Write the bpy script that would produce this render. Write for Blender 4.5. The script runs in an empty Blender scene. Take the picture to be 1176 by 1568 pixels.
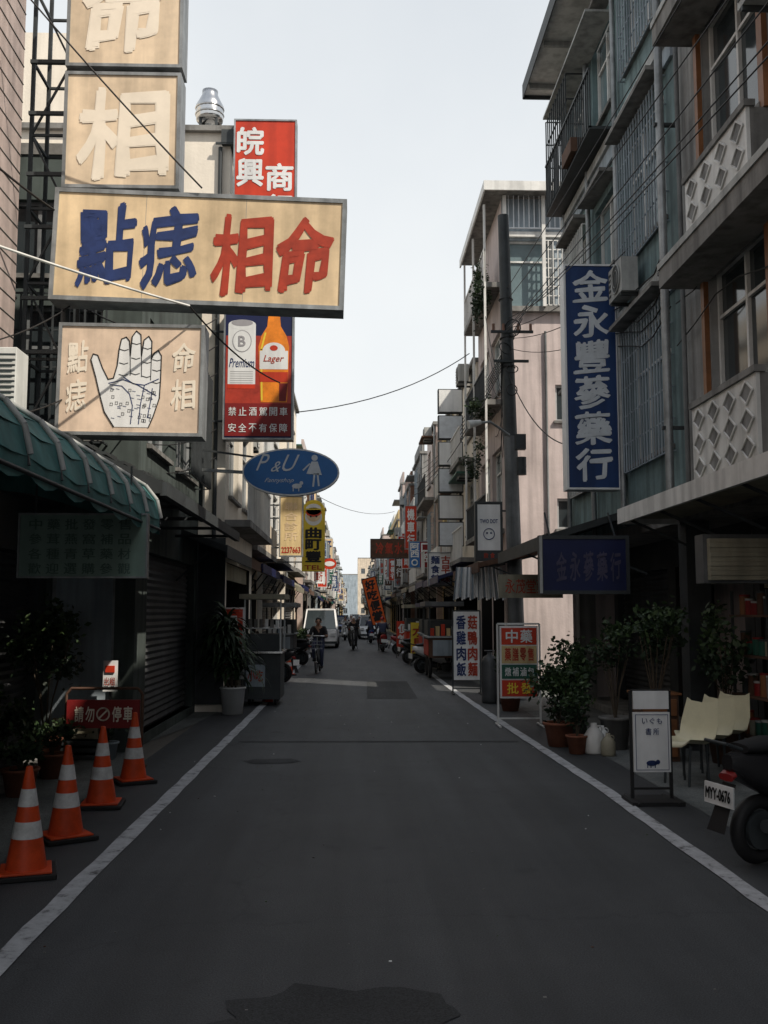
import bpy, math, random
from mathutils import Vector, Matrix, noise
from mathutils.geometry import tessellate_polygon
rnd=random.Random(11)
sc=bpy.context.scene
def V(*a): return Vector(a)
X_=V(1,0,0);Y_=V(0,1,0);Z_=V(0,0,1)

# ------------------------------------------------------------------ materials
MC={}
def mat(name,col,rough=.75,var=.2,scale=1.5,metal=0.,bump=0.,bscale=20.,streak=0.,spec=.35):
    if name in MC: return MC[name]
    m=bpy.data.materials.new(name); m.use_nodes=True; nt=m.node_tree; N=nt.nodes; L=nt.links
    p=N['Principled BSDF']; g=N.new('ShaderNodeNewGeometry')
    n=N.new('ShaderNodeTexNoise'); n.inputs['Scale'].default_value=scale; n.inputs['Detail'].default_value=5; n.inputs['Roughness'].default_value=.68
    L.new(g.outputs['Position'],n.inputs['Vector'])
    mr=N.new('ShaderNodeMapRange'); mr.inputs['From Min'].default_value=.3; mr.inputs['From Max'].default_value=.7
    mr.inputs['To Min'].default_value=1-var; mr.inputs['To Max'].default_value=1+var*.5
    L.new(n.outputs['Fac'],mr.inputs['Value'])
    s=N.new('ShaderNodeVectorMath'); s.operation='SCALE'; s.inputs[0].default_value=col[:3]
    L.new(mr.outputs[0],s.inputs['Scale']); last=s.outputs[0]
    if streak>0:
        mp=N.new('ShaderNodeMapping'); mp.inputs['Scale'].default_value=(6,6,.45); L.new(g.outputs['Position'],mp.inputs['Vector'])
        n2=N.new('ShaderNodeTexNoise'); n2.inputs['Scale'].default_value=1; n2.inputs['Detail'].default_value=4
        L.new(mp.outputs[0],n2.inputs['Vector'])
        r2=N.new('ShaderNodeMapRange'); r2.inputs['From Min'].default_value=.42; r2.inputs['From Max'].default_value=.68
        r2.inputs['To Min'].default_value=1; r2.inputs['To Max'].default_value=1-streak
        L.new(n2.outputs['Fac'],r2.inputs['Value'])
        s2=N.new('ShaderNodeVectorMath'); s2.operation='SCALE'; L.new(last,s2.inputs[0]); L.new(r2.outputs[0],s2.inputs['Scale']); last=s2.outputs[0]
    L.new(last,p.inputs['Base Color'])
    p.inputs['Roughness'].default_value=rough; p.inputs['Metallic'].default_value=metal; p.inputs['Specular IOR Level'].default_value=spec
    if bump>0:
        nb=N.new('ShaderNodeTexNoise'); nb.inputs['Scale'].default_value=bscale; nb.inputs['Detail'].default_value=2; L.new(g.outputs['Position'],nb.inputs['Vector'])
        bp=N.new('ShaderNodeBump'); bp.inputs['Strength'].default_value=bump; bp.inputs['Distance'].default_value=.02
        L.new(nb.outputs['Fac'],bp.inputs['Height']); L.new(bp.outputs[0],p.inputs['Normal'])
    MC[name]=m; return m
black=mat('black_rubber',(.015,.015,.016),.6)
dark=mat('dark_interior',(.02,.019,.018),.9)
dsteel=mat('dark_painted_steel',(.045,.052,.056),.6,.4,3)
steel=mat('galvanised_steel',(.33,.35,.36),.45,.35,4,metal=.5,streak=.4)
chrome=mat('chrome',(.6,.6,.6),.2,.1,metal=1)
glass=mat('window_glass',(.035,.045,.05),.08,.3,.6,spec=.6)
glassb=mat('window_glass_pale',(.16,.22,.24),.15,.3,.8,spec=.6)
alum=mat('aluminium_frame',(.45,.47,.48),.4,.2,3,metal=.3)
whitep=mat('white_paint',(.72,.72,.70),.6,.2,2,streak=.3)
offw=mat('aged_white_paint',(.42,.43,.42),.7,.3,2,streak=.4)
conc=mat('stained_concrete',(.24,.235,.225),.9,.35,1.2,bump=.3,streak=.45)
teal=mat('teal_wall_paint',(.17,.25,.26),.8,.4,1.3,bump=.2,streak=.5)
greyw=mat('grey_render_wall',(.29,.29,.285),.9,.35,1.1,bump=.3,streak=.55)
pinkw=mat('pale_pink_render',(.55,.47,.455),.85,.2,.9,streak=.3,bump=.15)
creamw=mat('cream_render',(.68,.58,.46),.85,.25,1,streak=.35,bump=.15)
sunw=mat('pale_cream_render',(.80,.73,.63),.85,.12,1,streak=.12,bump=.15)
tilew=mat('pale_tile',(.50,.41,.38),.5,.2,5,streak=.3)
brownw=mat('brown_tile',(.22,.12,.085),.6,.3,4,streak=.3)
yelw=mat('yellow_render',(.68,.52,.27),.85,.2,1,streak=.3)
bluew=mat('grey_blue_render',(.34,.40,.45),.85,.25,1,streak=.4)
dgreen=mat('dark_green_grey_render',(.08,.10,.095),.9,.35,1,streak=.4)
shut=mat('shutter_grey',(.12,.125,.13),.5,.35,2,metal=.3,streak=.3)
shutc=mat('shutter_cream',(.30,.28,.21),.55,.3,2,streak=.3)
rust=mat('rusty_brown',(.11,.06,.04),.85,.4,4)
wood=mat('varnished_wood',(.24,.10,.04),.5,.35,3)
tan=mat('aged_tan_acrylic',(.78,.60,.38),.45,.30,1.6,streak=.25)
tanp=mat('aged_pink_tan_acrylic',(.78,.61,.47),.45,.30,1.8,streak=.25)
tanf=mat('faded_tan_acrylic',(.76,.61,.44),.45,.25,1.8,streak=.22)
cream=mat('faded_cream_lettering',(.82,.74,.62),.5,.12,2)
navy=mat('navy_lettering',(.02,.040,.14),.5,.35,5)
redl=mat('red_lettering',(.40,.045,.02),.5,.35,5)
redp=mat('red_panel',(.58,.045,.015),.5,.2,2,streak=.2)
dred=mat('dark_red_panel',(.22,.015,.015),.5,.25,2)
white=mat('white_acrylic',(.78,.79,.79),.45,.12,2,streak=.15)
bluep=mat('blue_panel',(.014,.045,.15),.5,.25,1.5,streak=.25)
bluel=mat('bright_blue_panel',(.04,.16,.42),.5,.2,2)
dblue=mat('dark_blue_panel',(.008,.014,.07),.5,.3,1.5)
yel=mat('yellow_panel',(.78,.58,.05),.5,.15,2)
green=mat('dark_green_panel',(.02,.10,.07),.5,.25,2)
tealp=mat('teal_awning_canvas',(.065,.21,.205),.7,.4,2.5,streak=.35)
dcan=mat('dark_awning_canvas',(.035,.04,.042),.8,.4,2)
amber=mat('amber_print',(.85,.25,.02),.4,.35,4)
orange=mat('orange_plastic',(.66,.075,.018),.5,.3,8,streak=.15)
band=mat('reflective_band',(.62,.63,.63),.35,.3,12)
skin=mat('skin',(.45,.27,.19),.6,.1)
hair=mat('hair',(.02,.018,.016),.6,.2)
cloth1=mat('dark_blue_cloth',(.05,.06,.11),.9,.2,9)
cloth2=mat('black_cloth',(.025,.025,.028),.9,.2,9)
cloth3=mat('light_cloth',(.5,.5,.5),.9,.15,9)
terra=mat('terracotta',(.26,.10,.06),.8,.3,6)
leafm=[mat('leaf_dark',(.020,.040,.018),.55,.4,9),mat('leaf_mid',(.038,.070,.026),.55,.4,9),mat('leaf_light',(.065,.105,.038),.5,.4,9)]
soil=mat('soil',(.04,.03,.02),1)
bark=mat('bark',(.09,.07,.05),.9,.3,12)
seatc=mat('cream_plastic',(.66,.62,.44),.4,.12,4)
poly=mat('concrete_pole',(.20,.21,.215),.85,.3,3,streak=.5)

# ------------------------------------------------------------------ mesh builder
GC={}
def glyph(s,shear=0.):
    k=(s,shear)
    if k in GC: return GC[k]
    c=bpy.data.curves.new('lettering','FONT'); c.body=s; c.resolution_u=3; c.shear=shear
    o=bpy.data.objects.new('lettering',c); sc.collection.objects.link(o)
    dg=bpy.context.evaluated_depsgraph_get(); me=bpy.data.meshes.new_from_object(o.evaluated_get(dg))
    vs=[(v.co.x,v.co.y) for v in me.vertices]; fs=[tuple(p.vertices) for p in me.polygons]
    bpy.data.objects.remove(o); bpy.data.curves.remove(c); bpy.data.meshes.remove(me)
    if not vs: vs=[(0,0),(1,0),(1,1)];fs=[]
    GC[k]=(vs,fs,min(v[0] for v in vs),max(v[0] for v in vs),min(v[1] for v in vs),max(v[1] for v in vs)); return GC[k]
class B:
    def __init__(s): s.v=[];s.f=[];s.mi=[];s.sm=[];s.mats=[];s.M=Matrix()
    def add(s,vs,fs,m,smooth=False):
        o=len(s.v); s.v+=[s.M@Vector(p) for p in vs]
        if m not in s.mats: s.mats.append(m)
        i=s.mats.index(m)
        for f in fs: s.f.append([o+k for k in f]); s.mi.append(i); s.sm.append(smooth)
    def quad(s,pts,m): s.add(pts,[list(range(len(pts)))],m)
    def box(s,x0,x1,y0,y1,z0,z1,m):
        s.add([(x,y,z) for x in(x0,x1) for y in(y0,y1) for z in(z0,z1)],[(0,1,3,2),(4,6,7,5),(0,4,5,1),(2,3,7,6),(0,2,6,4),(1,5,7,3)],m)
    def ob(s,fr,u0,u1,v0,v1,d0,d1,m):
        o,u,v,n=fr
        s.add([o+u*a+v*b+n*c for a in(u0,u1) for b in(v0,v1) for c in(d0,d1)],[(0,1,3,2),(4,6,7,5),(0,4,5,1),(2,3,7,6),(0,2,6,4),(1,5,7,3)],m)
    def cyl(s,p,q,r0,m,r1=None,n=10,caps=True,smooth=True):
        p=Vector(p);q=Vector(q);r1=r0 if r1 is None else r1
        d=(q-p).normalized(); a=d.orthogonal().normalized(); b=d.cross(a)
        vs=[];
        for c,r in((p,r0),(q,r1)):
            for i in range(n):
                t=2*math.pi*i/n; vs.append(c+a*(r*math.cos(t))+b*(r*math.sin(t)))
        s.add(vs,[(i,(i+1)%n,n+(i+1)%n,n+i) for i in range(n)],m,smooth)
        if caps: s.add(vs,[list(range(n)),list(range(n,2*n))],m)
    def tube(s,pts,r,m,n=5):
        for a,b in zip(pts[:-1],pts[1:]): s.cyl(a,b,r,m,n=n)
    def beam(s,p,q,w,m): s.cyl(p,q,w*.7,m,n=4,smooth=False)
    def lathe(s,c,prof,m,n=18,smooth=True):
        vs=[];
        for r,z in prof:
            for i in range(n):
                t=2*math.pi*i/n; vs.append((c[0]+r*math.cos(t),c[1]+r*math.sin(t),c[2]+z))
        s.add(vs,[(k*n+i,k*n+(i+1)%n,(k+1)*n+(i+1)%n,(k+1)*n+i) for k in range(len(prof)-1) for i in range(n)],m,smooth)
    def loft(s,rings,m,smooth=True):
        n=len(rings[0]); vs=[p for r in rings for p in r]
        s.add(vs,[(k*n+i,k*n+(i+1)%n,(k+1)*n+(i+1)%n,(k+1)*n+i) for k in range(len(rings)-1) for i in range(n)],m,smooth)
        s.add(vs,[list(range(n)),list(range(len(vs)-n,len(vs)))],m)
    def torus(s,c,R,r,ax,m,n=22,k=8):
        c=Vector(c);ax=Vector(ax).normalized();a=ax.orthogonal().normalized();b=ax.cross(a);vs=[]
        for i in range(n):
            t=2*math.pi*i/n; d=a*math.cos(t)+b*math.sin(t)
            for j in range(k):
                u=2*math.pi*j/k; vs.append(c+d*(R+r*math.cos(u))+ax*(r*math.sin(u)))
        s.add(vs,[(i*k+j,i*k+(j+1)%k,((i+1)%n)*k+(j+1)%k,((i+1)%n)*k+j) for i in range(n) for j in range(k)],m,True)
    def flat(s,pts,y,m):  # filled polygon in xz plane
        tr=tessellate_polygon([[Vector((p[0],p[1],0)) for p in pts]])
        s.add([(p[0],y,p[1]) for p in pts],[tuple(t) for t in tr],m)
    def line(s,pts,y,w,m):
        for a,b in zip(pts[:-1],pts[1:]):
            a=Vector(a);b=Vector(b);d=b-a
            if d.length<1e-6: continue
            d.normalize(); n=Vector((-d.y,d.x))*w*.5; e=d*w*.3
            s.quad([(q.x,y,q.y) for q in(a-e-n,b+e-n,b+e+n,a-e+n)],m)
    def ell(s,cx,cz,rx,rz,y,m,n=20,a0=0,a1=2*math.pi):
        s.flat([(cx+rx*math.cos(a0+(a1-a0)*i/n),cz+rz*math.sin(a0+(a1-a0)*i/n)) for i in range(n)],y,m)
    def txt(s,t,x0,x1,z0,z1,y,m,bold=0.,shear=0.,fr=None,brush=0.):
        vs,fs,a0,a1,b0,b1=glyph(t,shear)
        sx=(x1-x0)/max(a1-a0,.01); sz=(z1-z0)/max(b1-b0,.01)
        if bold>0: offs=[(0,0),(bold,0),(-bold,0),(0,bold),(0,-bold),(bold*.7,bold*.7),(-bold*.7,-bold*.7)] if bold>.015 else [(0,0),(bold,0),(-bold,0),(0,bold)]
        else: offs=[(0,0)]
        for k,(ox,oz) in enumerate(offs):
            P=[]
            for v in vs:
                gx=v[0]+ox;gz=v[1]+oz
                if brush:
                    q=noise.noise_vector(V(v[0]*2.6,v[1]*2.6,ord(t[0])*.37)); gx+=q.x*.045*brush; gz+=q.y*.045*brush+(v[0]-.5)*.09*brush
                    if k: gx+=ox*q.z*1.2; gz+=oz*q.x*1.2
                wx=x0+(gx-a0)*sx; wz=z0+(gz-b0)*sz
                if fr is None: P.append((wx,y-k*.0006,wz))
                else: o,u,v_,n=fr; P.append(o+u*wx+v_*wz+n*(y+k*.0006))
            s.add(P,fs,m)
    def row(s,t,x0,x1,z0,z1,y,m,bold=.012,gap=.1,vert=False,fr=None,shear=0.,brush=0.):
        n=len(t)
        for i,ch in enumerate(t):
            if ch==' ': continue
            if vert: h=(z1-z0)/n; s.txt(ch,x0,x1,z1-(i+1)*h+h*gap/2,z1-i*h-h*gap/2,y,m,bold,shear,fr,brush)
            else: w=(x1-x0)/n; s.txt(ch,x0+i*w+w*gap/2,x0+(i+1)*w-w*gap/2,z0,z1,y,m,bold,shear,fr,brush)
    def leaves(s,c,rad,n,size,clump=7):
        cs=[]
        for i in range(clump):
            while True:
                p=V(rnd.uniform(-1,1),rnd.uniform(-1,1),rnd.uniform(-1,1))
                if p.length<1: break
            cs.append(p)
        for i in range(n):
            q=cs[rnd.randrange(clump)]*.85+V(rnd.gauss(0,.20),rnd.gauss(0,.20),rnd.gauss(0,.20))
            p=V(c[0]+q.x*rad[0],c[1]+q.y*rad[1],c[2]+q.z*rad[2])
            a=V(rnd.gauss(0,1),rnd.gauss(0,1),rnd.gauss(0,.7)).normalized(); b=a.orthogonal().normalized()
            b=Matrix.Rotation(rnd.uniform(0,6.28),3,a)@b; sz=size*rnd.uniform(.5,1.4)
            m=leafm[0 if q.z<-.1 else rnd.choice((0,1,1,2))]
            s.add([p,p+a*sz*.5+b*sz*.28,p+a*sz,p+a*sz*.5-b*sz*.28],[(0,1,2,3)],m)
    def straps(s,c,n,ln,w):
        for i in range(n):
            t=rnd.uniform(0,6.28); el=rnd.uniform(.1,1.4); d=V(math.cos(t),math.sin(t),0); sd=V(-math.sin(t),math.cos(t),0)
            p=Vector(c)+V(0,0,rnd.uniform(-.2,.2)); pr=None; L=ln*rnd.uniform(.7,1.2)
            m=rnd.choice(leafm[:2])
            for k in range(6):
                ww=w*(1-(k/5)**2)*.5+.002; cur=(p-sd*ww,p+sd*ww)
                if pr: s.add([pr[0],pr[1],cur[1],cur[0]],[(0,1,2,3)],m)
                pr=cur; p=p+(d*math.cos(el)+Z_*math.sin(el))*L/5; el-=.38
    def obj(s,name,bevel=0.,parent=None):
        me=bpy.data.meshes.new(name)
        if not s.v: return None
        xs=[v.x for v in s.v];ys=[v.y for v in s.v];zs=[v.z for v in s.v]
        c=V((min(xs)+max(xs))/2,(min(ys)+max(ys))/2,min(zs))
        me.from_pydata([v-c for v in s.v],[],s.f)
        for m in s.mats: me.materials.append(m)
        me.polygons.foreach_set('material_index',s.mi); me.polygons.foreach_set('use_smooth',s.sm); me.update()
        o=bpy.data.objects.new(name,me); o.location=c; sc.collection.objects.link(o)
        if bevel>0:
            md=o.modifiers.new('bevel','BEVEL'); md.width=bevel; md.segments=2; md.limit_method='ANGLE'; md.angle_limit=1.0
        if parent:
            o.parent=parent; o.matrix_parent_inverse=Matrix.Translation(parent.location).inverted()
        return o

# ------------------------------------------------------------------ wall with real openings
def wallp(b,fr,W,H,ops,mw,mf=alum,mg=glass,inset=.14):
    o,u,v,n=fr
    us=sorted(set([0,W]+[q for p in ops for q in(p[0],p[1])])); vs=sorted(set([0,H]+[q for p in ops for q in(p[2],p[3])]))
    for i in range(len(us)-1):
        for j in range(len(vs)-1):
            cu=(us[i]+us[i+1])/2; cv=(vs[j]+vs[j+1])/2
            if any(p[0]<cu<p[1] and p[2]<cv<p[3] for p in ops): continue
            b.quad([o+u*us[i]+v*vs[j],o+u*us[i+1]+v*vs[j],o+u*us[i+1]+v*vs[j+1],o+u*us[i]+v*vs[j+1]],mw)
    for p in ops:
        u0,u1,v0,v1=p[:4]; k=p[4] if len(p)>4 else 'win'
        D=inset if k in('win','shutter') else 1.6
        c=[o+u*u0+v*v0,o+u*u1+v*v0,o+u*u1+v*v1,o+u*u0+v*v1]; c2=[q-n*D for q in c]
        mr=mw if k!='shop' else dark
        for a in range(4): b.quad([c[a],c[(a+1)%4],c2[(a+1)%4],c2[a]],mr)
        if k=='win':
            b.quad(c2,mg); t=.05
            b.ob(fr,u0,u1,v0,v0+t,-D+.002,-D+.05,mf); b.ob(fr,u0,u1,v1-t,v1,-D+.002,-D+.05,mf)
            nn=max(1,round((u1-u0)/.75))
            for a in range(nn+1):
                x=u0+(u1-u0)*a/nn; x=min(max(x,u0+t/2),u1-t/2); b.ob(fr,x-t/2,x+t/2,v0+t,v1-t,-D+.002,-D+.045,mf)
            if v1-v0>1.3: b.ob(fr,u0+t,u1-t,v0+(v1-v0)*.68,v0+(v1-v0)*.68+.04,-D+.002,-D+.04,mf)
            b.ob(fr,u0-.05,u1+.05,v0-.06,v0-.002,0.002,.07,conc)
        elif k=='shutter':
            ms=p[5] if len(p)>5 else shut; z=v0
            while z<v1-.01:
                z2=min(z+.09,v1); zm=(z+z2)/2
                a=-D; b.quad([o+u*u0+v*z-n*D,o+u*u1+v*z-n*D,o+u*u1+v*zm-n*(D-.03),o+u*u0+v*zm-n*(D-.03)],ms)
                b.quad([o+u*u0+v*zm-n*(D-.03),o+u*u1+v*zm-n*(D-.03),o+u*u1+v*z2-n*D,o+u*u0+v*z2-n*D],ms); z=z2
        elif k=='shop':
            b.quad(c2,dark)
            for q in range(int((u1-u0)/.7)):
                a=u0+.1+q*.7; hh=rnd.uniform(.6,1.6); m=rnd.choice([dsteel,rust,conc,shutc,dark,bluew,wood])
                b.ob(fr,a,a+.55,v0,v0+hh,-1.5,-1.1,m)
                for w in range(3):
                    b.ob(fr,a+w*.18,a+w*.18+.13,v0+hh+.002,v0+hh+rnd.uniform(.1,.35),-1.45,-1.2,rnd.choice([white,redp,rust,yel,green,conc,dblue]))
            b.ob(fr,u0,u1,v1-.3,v1,-.12,-.06,shutc)
def grille(b,fr,u0,u1,v0,v1,d,m=dsteel,sp=.13,r=.011,hb=4):
    n=max(2,int((u1-u0)/sp))
    for i in range(n+1):
        x=u0+(u1-u0)*i/n; b.ob(fr,x-r,x+r,v0,v1,d,d+2*r,m)
    for i in range(hb+1):
        z=v0+(v1-v0)*i/hb; b.ob(fr,u0-r,u1+r,z-r,z+r,d-.001-2*r,d-.001,m)
        for x in(u0,u1): b.ob(fr,x-r,x+r,z-r,z+r,0,d-2*r-.002,m)
def acunit(b,fr,u,v,w=.8,h=.55,d=.3,m=offw):
    b.ob(fr,u,u+w,v,v+h,.12,.12+d,m); o,U,Vv,n=fr
    c=o+U*(u+w*.4)+Vv*(v+h*.5)+n*(.12+d); b.cyl(c,c+n*.012,h*.4,dsteel,n=16); b.torus(c+n*.015,h*.41,.012,n,m)
    b.torus(c+n*.02,h*.25,.006,n,m,k=4)
    for q in range(5): b.ob(fr,u+w*.82,u+w*.97,v+.08+q*.08,v+.11+q*.08,.12+d+.001,.12+d+.01,dsteel)
    b.ob(fr,u+.08,u+.12,v-.05,v-.002,0,.12+d,dsteel); b.ob(fr,u+w-.12,u+w-.08,v-.05,v-.002,0,.12+d,dsteel)
def rail(b,fr,u0,u1,v,h,d,m,sp=.14):
    n=max(2,int((u1-u0)/sp))
    for i in range(n+1):
        x=u0+(u1-u0)*i/n; b.ob(fr,x-.01,x+.01,v,v+h,d-.01,d+.01,m)
    b.ob(fr,u0,u1,v+h,v+h+.04,d-.025,d+.025,m); b.ob(fr,u0,u1,v-.03,v,d-.02,d+.02,m)
def tank(b,x,y,z,r=.5,h=.9):
    b.lathe((x,y,z+.5),[(0,0),(r*.95,0),(r,.05),(r,h-.1),(r*.8,h),(0.15,h+.12),(.15,h+.2),(0,h+.2)],chrome,20)
    for k in(.3,.6): b.torus((x,y,z+.5+h*k),r,.02,(0,0,1),chrome,n=20,k=5)
    for a in range(4):
        t=a*1.57+.78; b.beam((x+r*.8*math.cos(t),y+r*.8*math.sin(t),z),(x+r*.8*math.cos(t),y+r*.8*math.sin(t),z+.5),.05,dsteel)
def canopy(name,side,xe,xw,y0,y1,ze,zw,m,fascia=.14,step=.12):
    b=B(); n=max(2,int((y1-y0)/step)); P=[];Q=[]
    for i in range(n+1):
        y=y0+(y1-y0)*i/n; w=.018*(i%2); P.append((side*xe,y,ze+w)); Q.append((side*xw,y,zw+w))
    vs=P+Q+[(p[0],p[1],p[2]+.03) for p in P+Q]; k=n+1
    fs=[(i,i+1,k+i+1,k+i) for i in range(n)]+[(2*k+i,2*k+i+1,3*k+i+1,3*k+i) for i in range(n)]
    b.add(vs,fs,m)
    x0,x1=sorted((side*xe,side*(xe-.03))); b.box(x0,x1,y0,y1,ze-fascia,ze+.06,m if m!=dcan else dsteel)
    for y in(y0,y1):
        b.add([(side*xe,y,ze-.05),(side*xw,y,zw-.05),(side*xw,y,zw+.05),(side*xe,y,ze+.05)],[(0,1,2,3)],m)
    yy=y0+.2
    while yy<y1:
        b.beam((side*(xe+.03),yy,ze-.04),(side*xw,yy,zw-.04),.04,dsteel); b.beam((side*(xe+.3),yy,ze-.04),(side*xw,yy,ze-.5),.03,dsteel); yy+=1.6
    return b.obj(name)

# ------------------------------------------------------------------ ground
def ground_mat(name,c0,c1,sc1,bump,rough=.85,crack=False):
    m=bpy.data.materials.new(name); m.use_nodes=True; nt=m.node_tree;N=nt.nodes;L=nt.links;p=N['Principled BSDF']
    g=N.new('ShaderNodeNewGeometry')
    def nz(s,d=6,r=.6,vec=None):
        n=N.new('ShaderNodeTexNoise'); n.inputs['Scale'].default_value=s;n.inputs['Detail'].default_value=d;n.inputs['Roughness'].default_value=r
        L.new(vec or g.outputs['Position'],n.inputs['Vector']); return n
    def scl(last,src,a,b_,c,d):
        mr=N.new('ShaderNodeMapRange'); mr.inputs['From Min'].default_value=a;mr.inputs['From Max'].default_value=b_;mr.inputs['To Min'].default_value=c;mr.inputs['To Max'].default_value=d
        L.new(src,mr.inputs['Value']); s=N.new('ShaderNodeVectorMath');s.operation='SCALE';L.new(last,s.inputs[0]);L.new(mr.outputs[0],s.inputs['Scale']); return s.outputs[0]
    a=nz(sc1,5,.7); r=N.new('ShaderNodeValToRGB'); r.color_ramp.elements[0].position=.35; r.color_ramp.elements[1].position=.68
    r.color_ramp.elements[0].color=(*c0,1); r.color_ramp.elements[1].color=(*c1,1); L.new(a.outputs['Fac'],r.inputs['Fac'])
    f=nz(120,2,.7); last=scl(r.outputs[0],f.outputs['Fac'],.3,.75,.45,1.9)
    last=scl(last,nz(2.1,2,.5).outputs['Fac'],.66,.74,1,.68)
    mp=N.new('ShaderNodeMapping'); mp.inputs['Scale'].default_value=(2.2,.12,1); L.new(g.outputs['Position'],mp.inputs['Vector'])
    last=scl(last,nz(1.2,3,.6,mp.outputs[0]).outputs['Fac'],.35,.7,.82,1.25)
    if crack:
        w=nz(1.5,3,.6); vm=N.new('ShaderNodeVectorMath'); vm.operation='MULTIPLY_ADD'; vm.inputs[1].default_value=(.8,.8,0); L.new(w.outputs['Color'],vm.inputs[0]); L.new(g.outputs['Position'],vm.inputs[2])
        vo=N.new('ShaderNodeTexVoronoi'); vo.feature='DISTANCE_TO_EDGE'; vo.inputs['Scale'].default_value=.28; L.new(vm.outputs[0],vo.inputs['Vector'])
        last=scl(last,vo.outputs['Distance'],.0,.004,.78,1)
    L.new(last,p.inputs['Base Color']); p.inputs['Roughness'].default_value=rough; p.inputs['Specular IOR Level'].default_value=.4
    bp=N.new('ShaderNodeBump');bp.inputs['Strength'].default_value=bump;bp.inputs['Distance'].default_value=.01;L.new(f.outputs['Fac'],bp.inputs['Height']);L.new(bp.outputs[0],p.inputs['Normal'])
    return m
asph=ground_mat('asphalt',(.037,.040,.044),(.054,.057,.061),.55,.5,rough=.7,crack=True)
pave=ground_mat('concrete_paving',(.075,.084,.083),(.15,.158,.155),1.3,.3,crack=True)
earth=ground_mat('ground_earth',(.10,.095,.085),(.15,.14,.125),.3,.3)
b=B(); b.quad([(-900,-200,-.008),(900,-200,-.008),(900,1500,-.008),(-900,1500,-.008)],earth); b.obj('ground')
b=B(); b.quad([(-2.4,-30,0),(3.0,-30,0),(3.0,420,0),(-2.4,420,0)],asph); b.obj('road')
b=B(); edge=[(-2.4,-30),(-2.4,9.5),(-2.45,11.5),(-2.75,13.2),(-2.62,13.9),(-2.42,15.5),(-2.3,17.4),(-2.25,20),(-2.2,420)]
for (x0,y0),(x1,y1) in zip(edge[:-1],edge[1:]): b.quad([(-6,y0,.004),(x0,y0,.004),(x1,y1,.004),(-6,y1,.004)],pave)
b.obj('sidewalk')
b=B(); b.box(-6,-2.72,13.2,17.3,0.0,.13,conc); b.box(-6,-3.3,-10,13.198,0.0,.10,conc); b.obj('kerb_step',.01)
b=B(); b.quad([(3.0,-30,.004),(7,-30,.004),(7,420,.004),(3.0,420,.004)],pave); b.obj('sidewalk')
b=B(); b.box(4.3,7,-10,19.0,0,.12,conc); b.obj('kerb_step',.01)
m=bpy.data.materials.new('worn_road_paint'); m.use_nodes=True; nt=m.node_tree;N=nt.nodes;L=nt.links;p=N['Principled BSDF'];g=N.new('ShaderNodeNewGeometry')
n=N.new('ShaderNodeTexNoise');n.inputs['Scale'].default_value=7;n.inputs['Detail'].default_value=8;n.inputs['Roughness'].default_value=.78;L.new(g.outputs['Position'],n.inputs['Vector'])
r=N.new('ShaderNodeValToRGB');e=r.color_ramp.elements;e[0].position=.36;e[0].color=(.07,.07,.07,1);e[1].position=.46;e[1].color=(.38,.39,.41,1)
x=e.new(.7);x.color=(.56,.58,.60,1);L.new(n.outputs['Fac'],r.inputs['Fac']);L.new(r.outputs[0],p.inputs['Base Color']);p.inputs['Roughness'].default_value=.7
paint=m
def stripe(name,pts,w):
    b=B(); Q=[]
    for (x0,y0),(x1,y1) in zip(pts[:-1],pts[1:]):
        n=max(1,int((y1-y0)/.35)) if y1<40 else 1
        for k in range(n): t=k/n; Q.append((x0+(x1-x0)*t,y0+(y1-y0)*t))
    Q.append(pts[-1]); P=[(x-w/2+rnd.uniform(-.008,.008),x+w/2+rnd.uniform(-.008,.008),y) for x,y in Q]
    for a,c in zip(P[:-1],P[1:]): b.quad([(a[0],a[2],.008),(a[1],a[2],.008),(c[1],c[2],.008),(c[0],c[2],.008)],paint)
    return b.obj(name)
stripe('road_edge_line',[(-1.70,-5),(-1.71,6),(-1.68,12),(-1.64,20),(-1.72,26),(-1.62,60),(-1.6,160)],.13)
stripe('road_edge_line',[(2.42,-5),(2.43,10),(2.30,16),(2.2,24),(2.1,60),(2.1,160)],.13)
asph2=ground_mat('asphalt_patch',(.026,.028,.030),(.039,.041,.043),.9,.6)
def blob(b,cx,cy,rx,ry,z,m,n=26):
    b.quad([(cx+rx*math.cos(6.283*i/n)*(1+rnd.uniform(-.22,.22)),cy+ry*math.sin(6.283*i/n)*(1+rnd.uniform(-.22,.22)),z) for i in range(n)],m)
b=B(); blob(b,-.05,4.4,.5,.35,.004,asph2); blob(b,-.35,4.05,.22,.15,.0045,asph2); blob(b,-.9,11.7,.3,.2,.004,asph2)
b.quad([(-1.5,13.4,.004),(2.2,13.3,.004),(2.2,13.42,.004),(-1.5,13.5,.004)],asph2); b.quad([(.3,20,.004),(1.3,20,.004),(1.35,25,.004),(.35,25,.004)],asph2)
b.obj('asphalt_patch')
b=B()
for i in range(220):
    x=rnd.uniform(-1.9,2.6);y=rnd.uniform(3,30);s=rnd.uniform(.004,.016); b.box(x,x+s,y,y+s*.7,.001,.005,rnd.choice([white,leafm[2],conc,conc,rust,conc]))
b.obj('litter')

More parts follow.
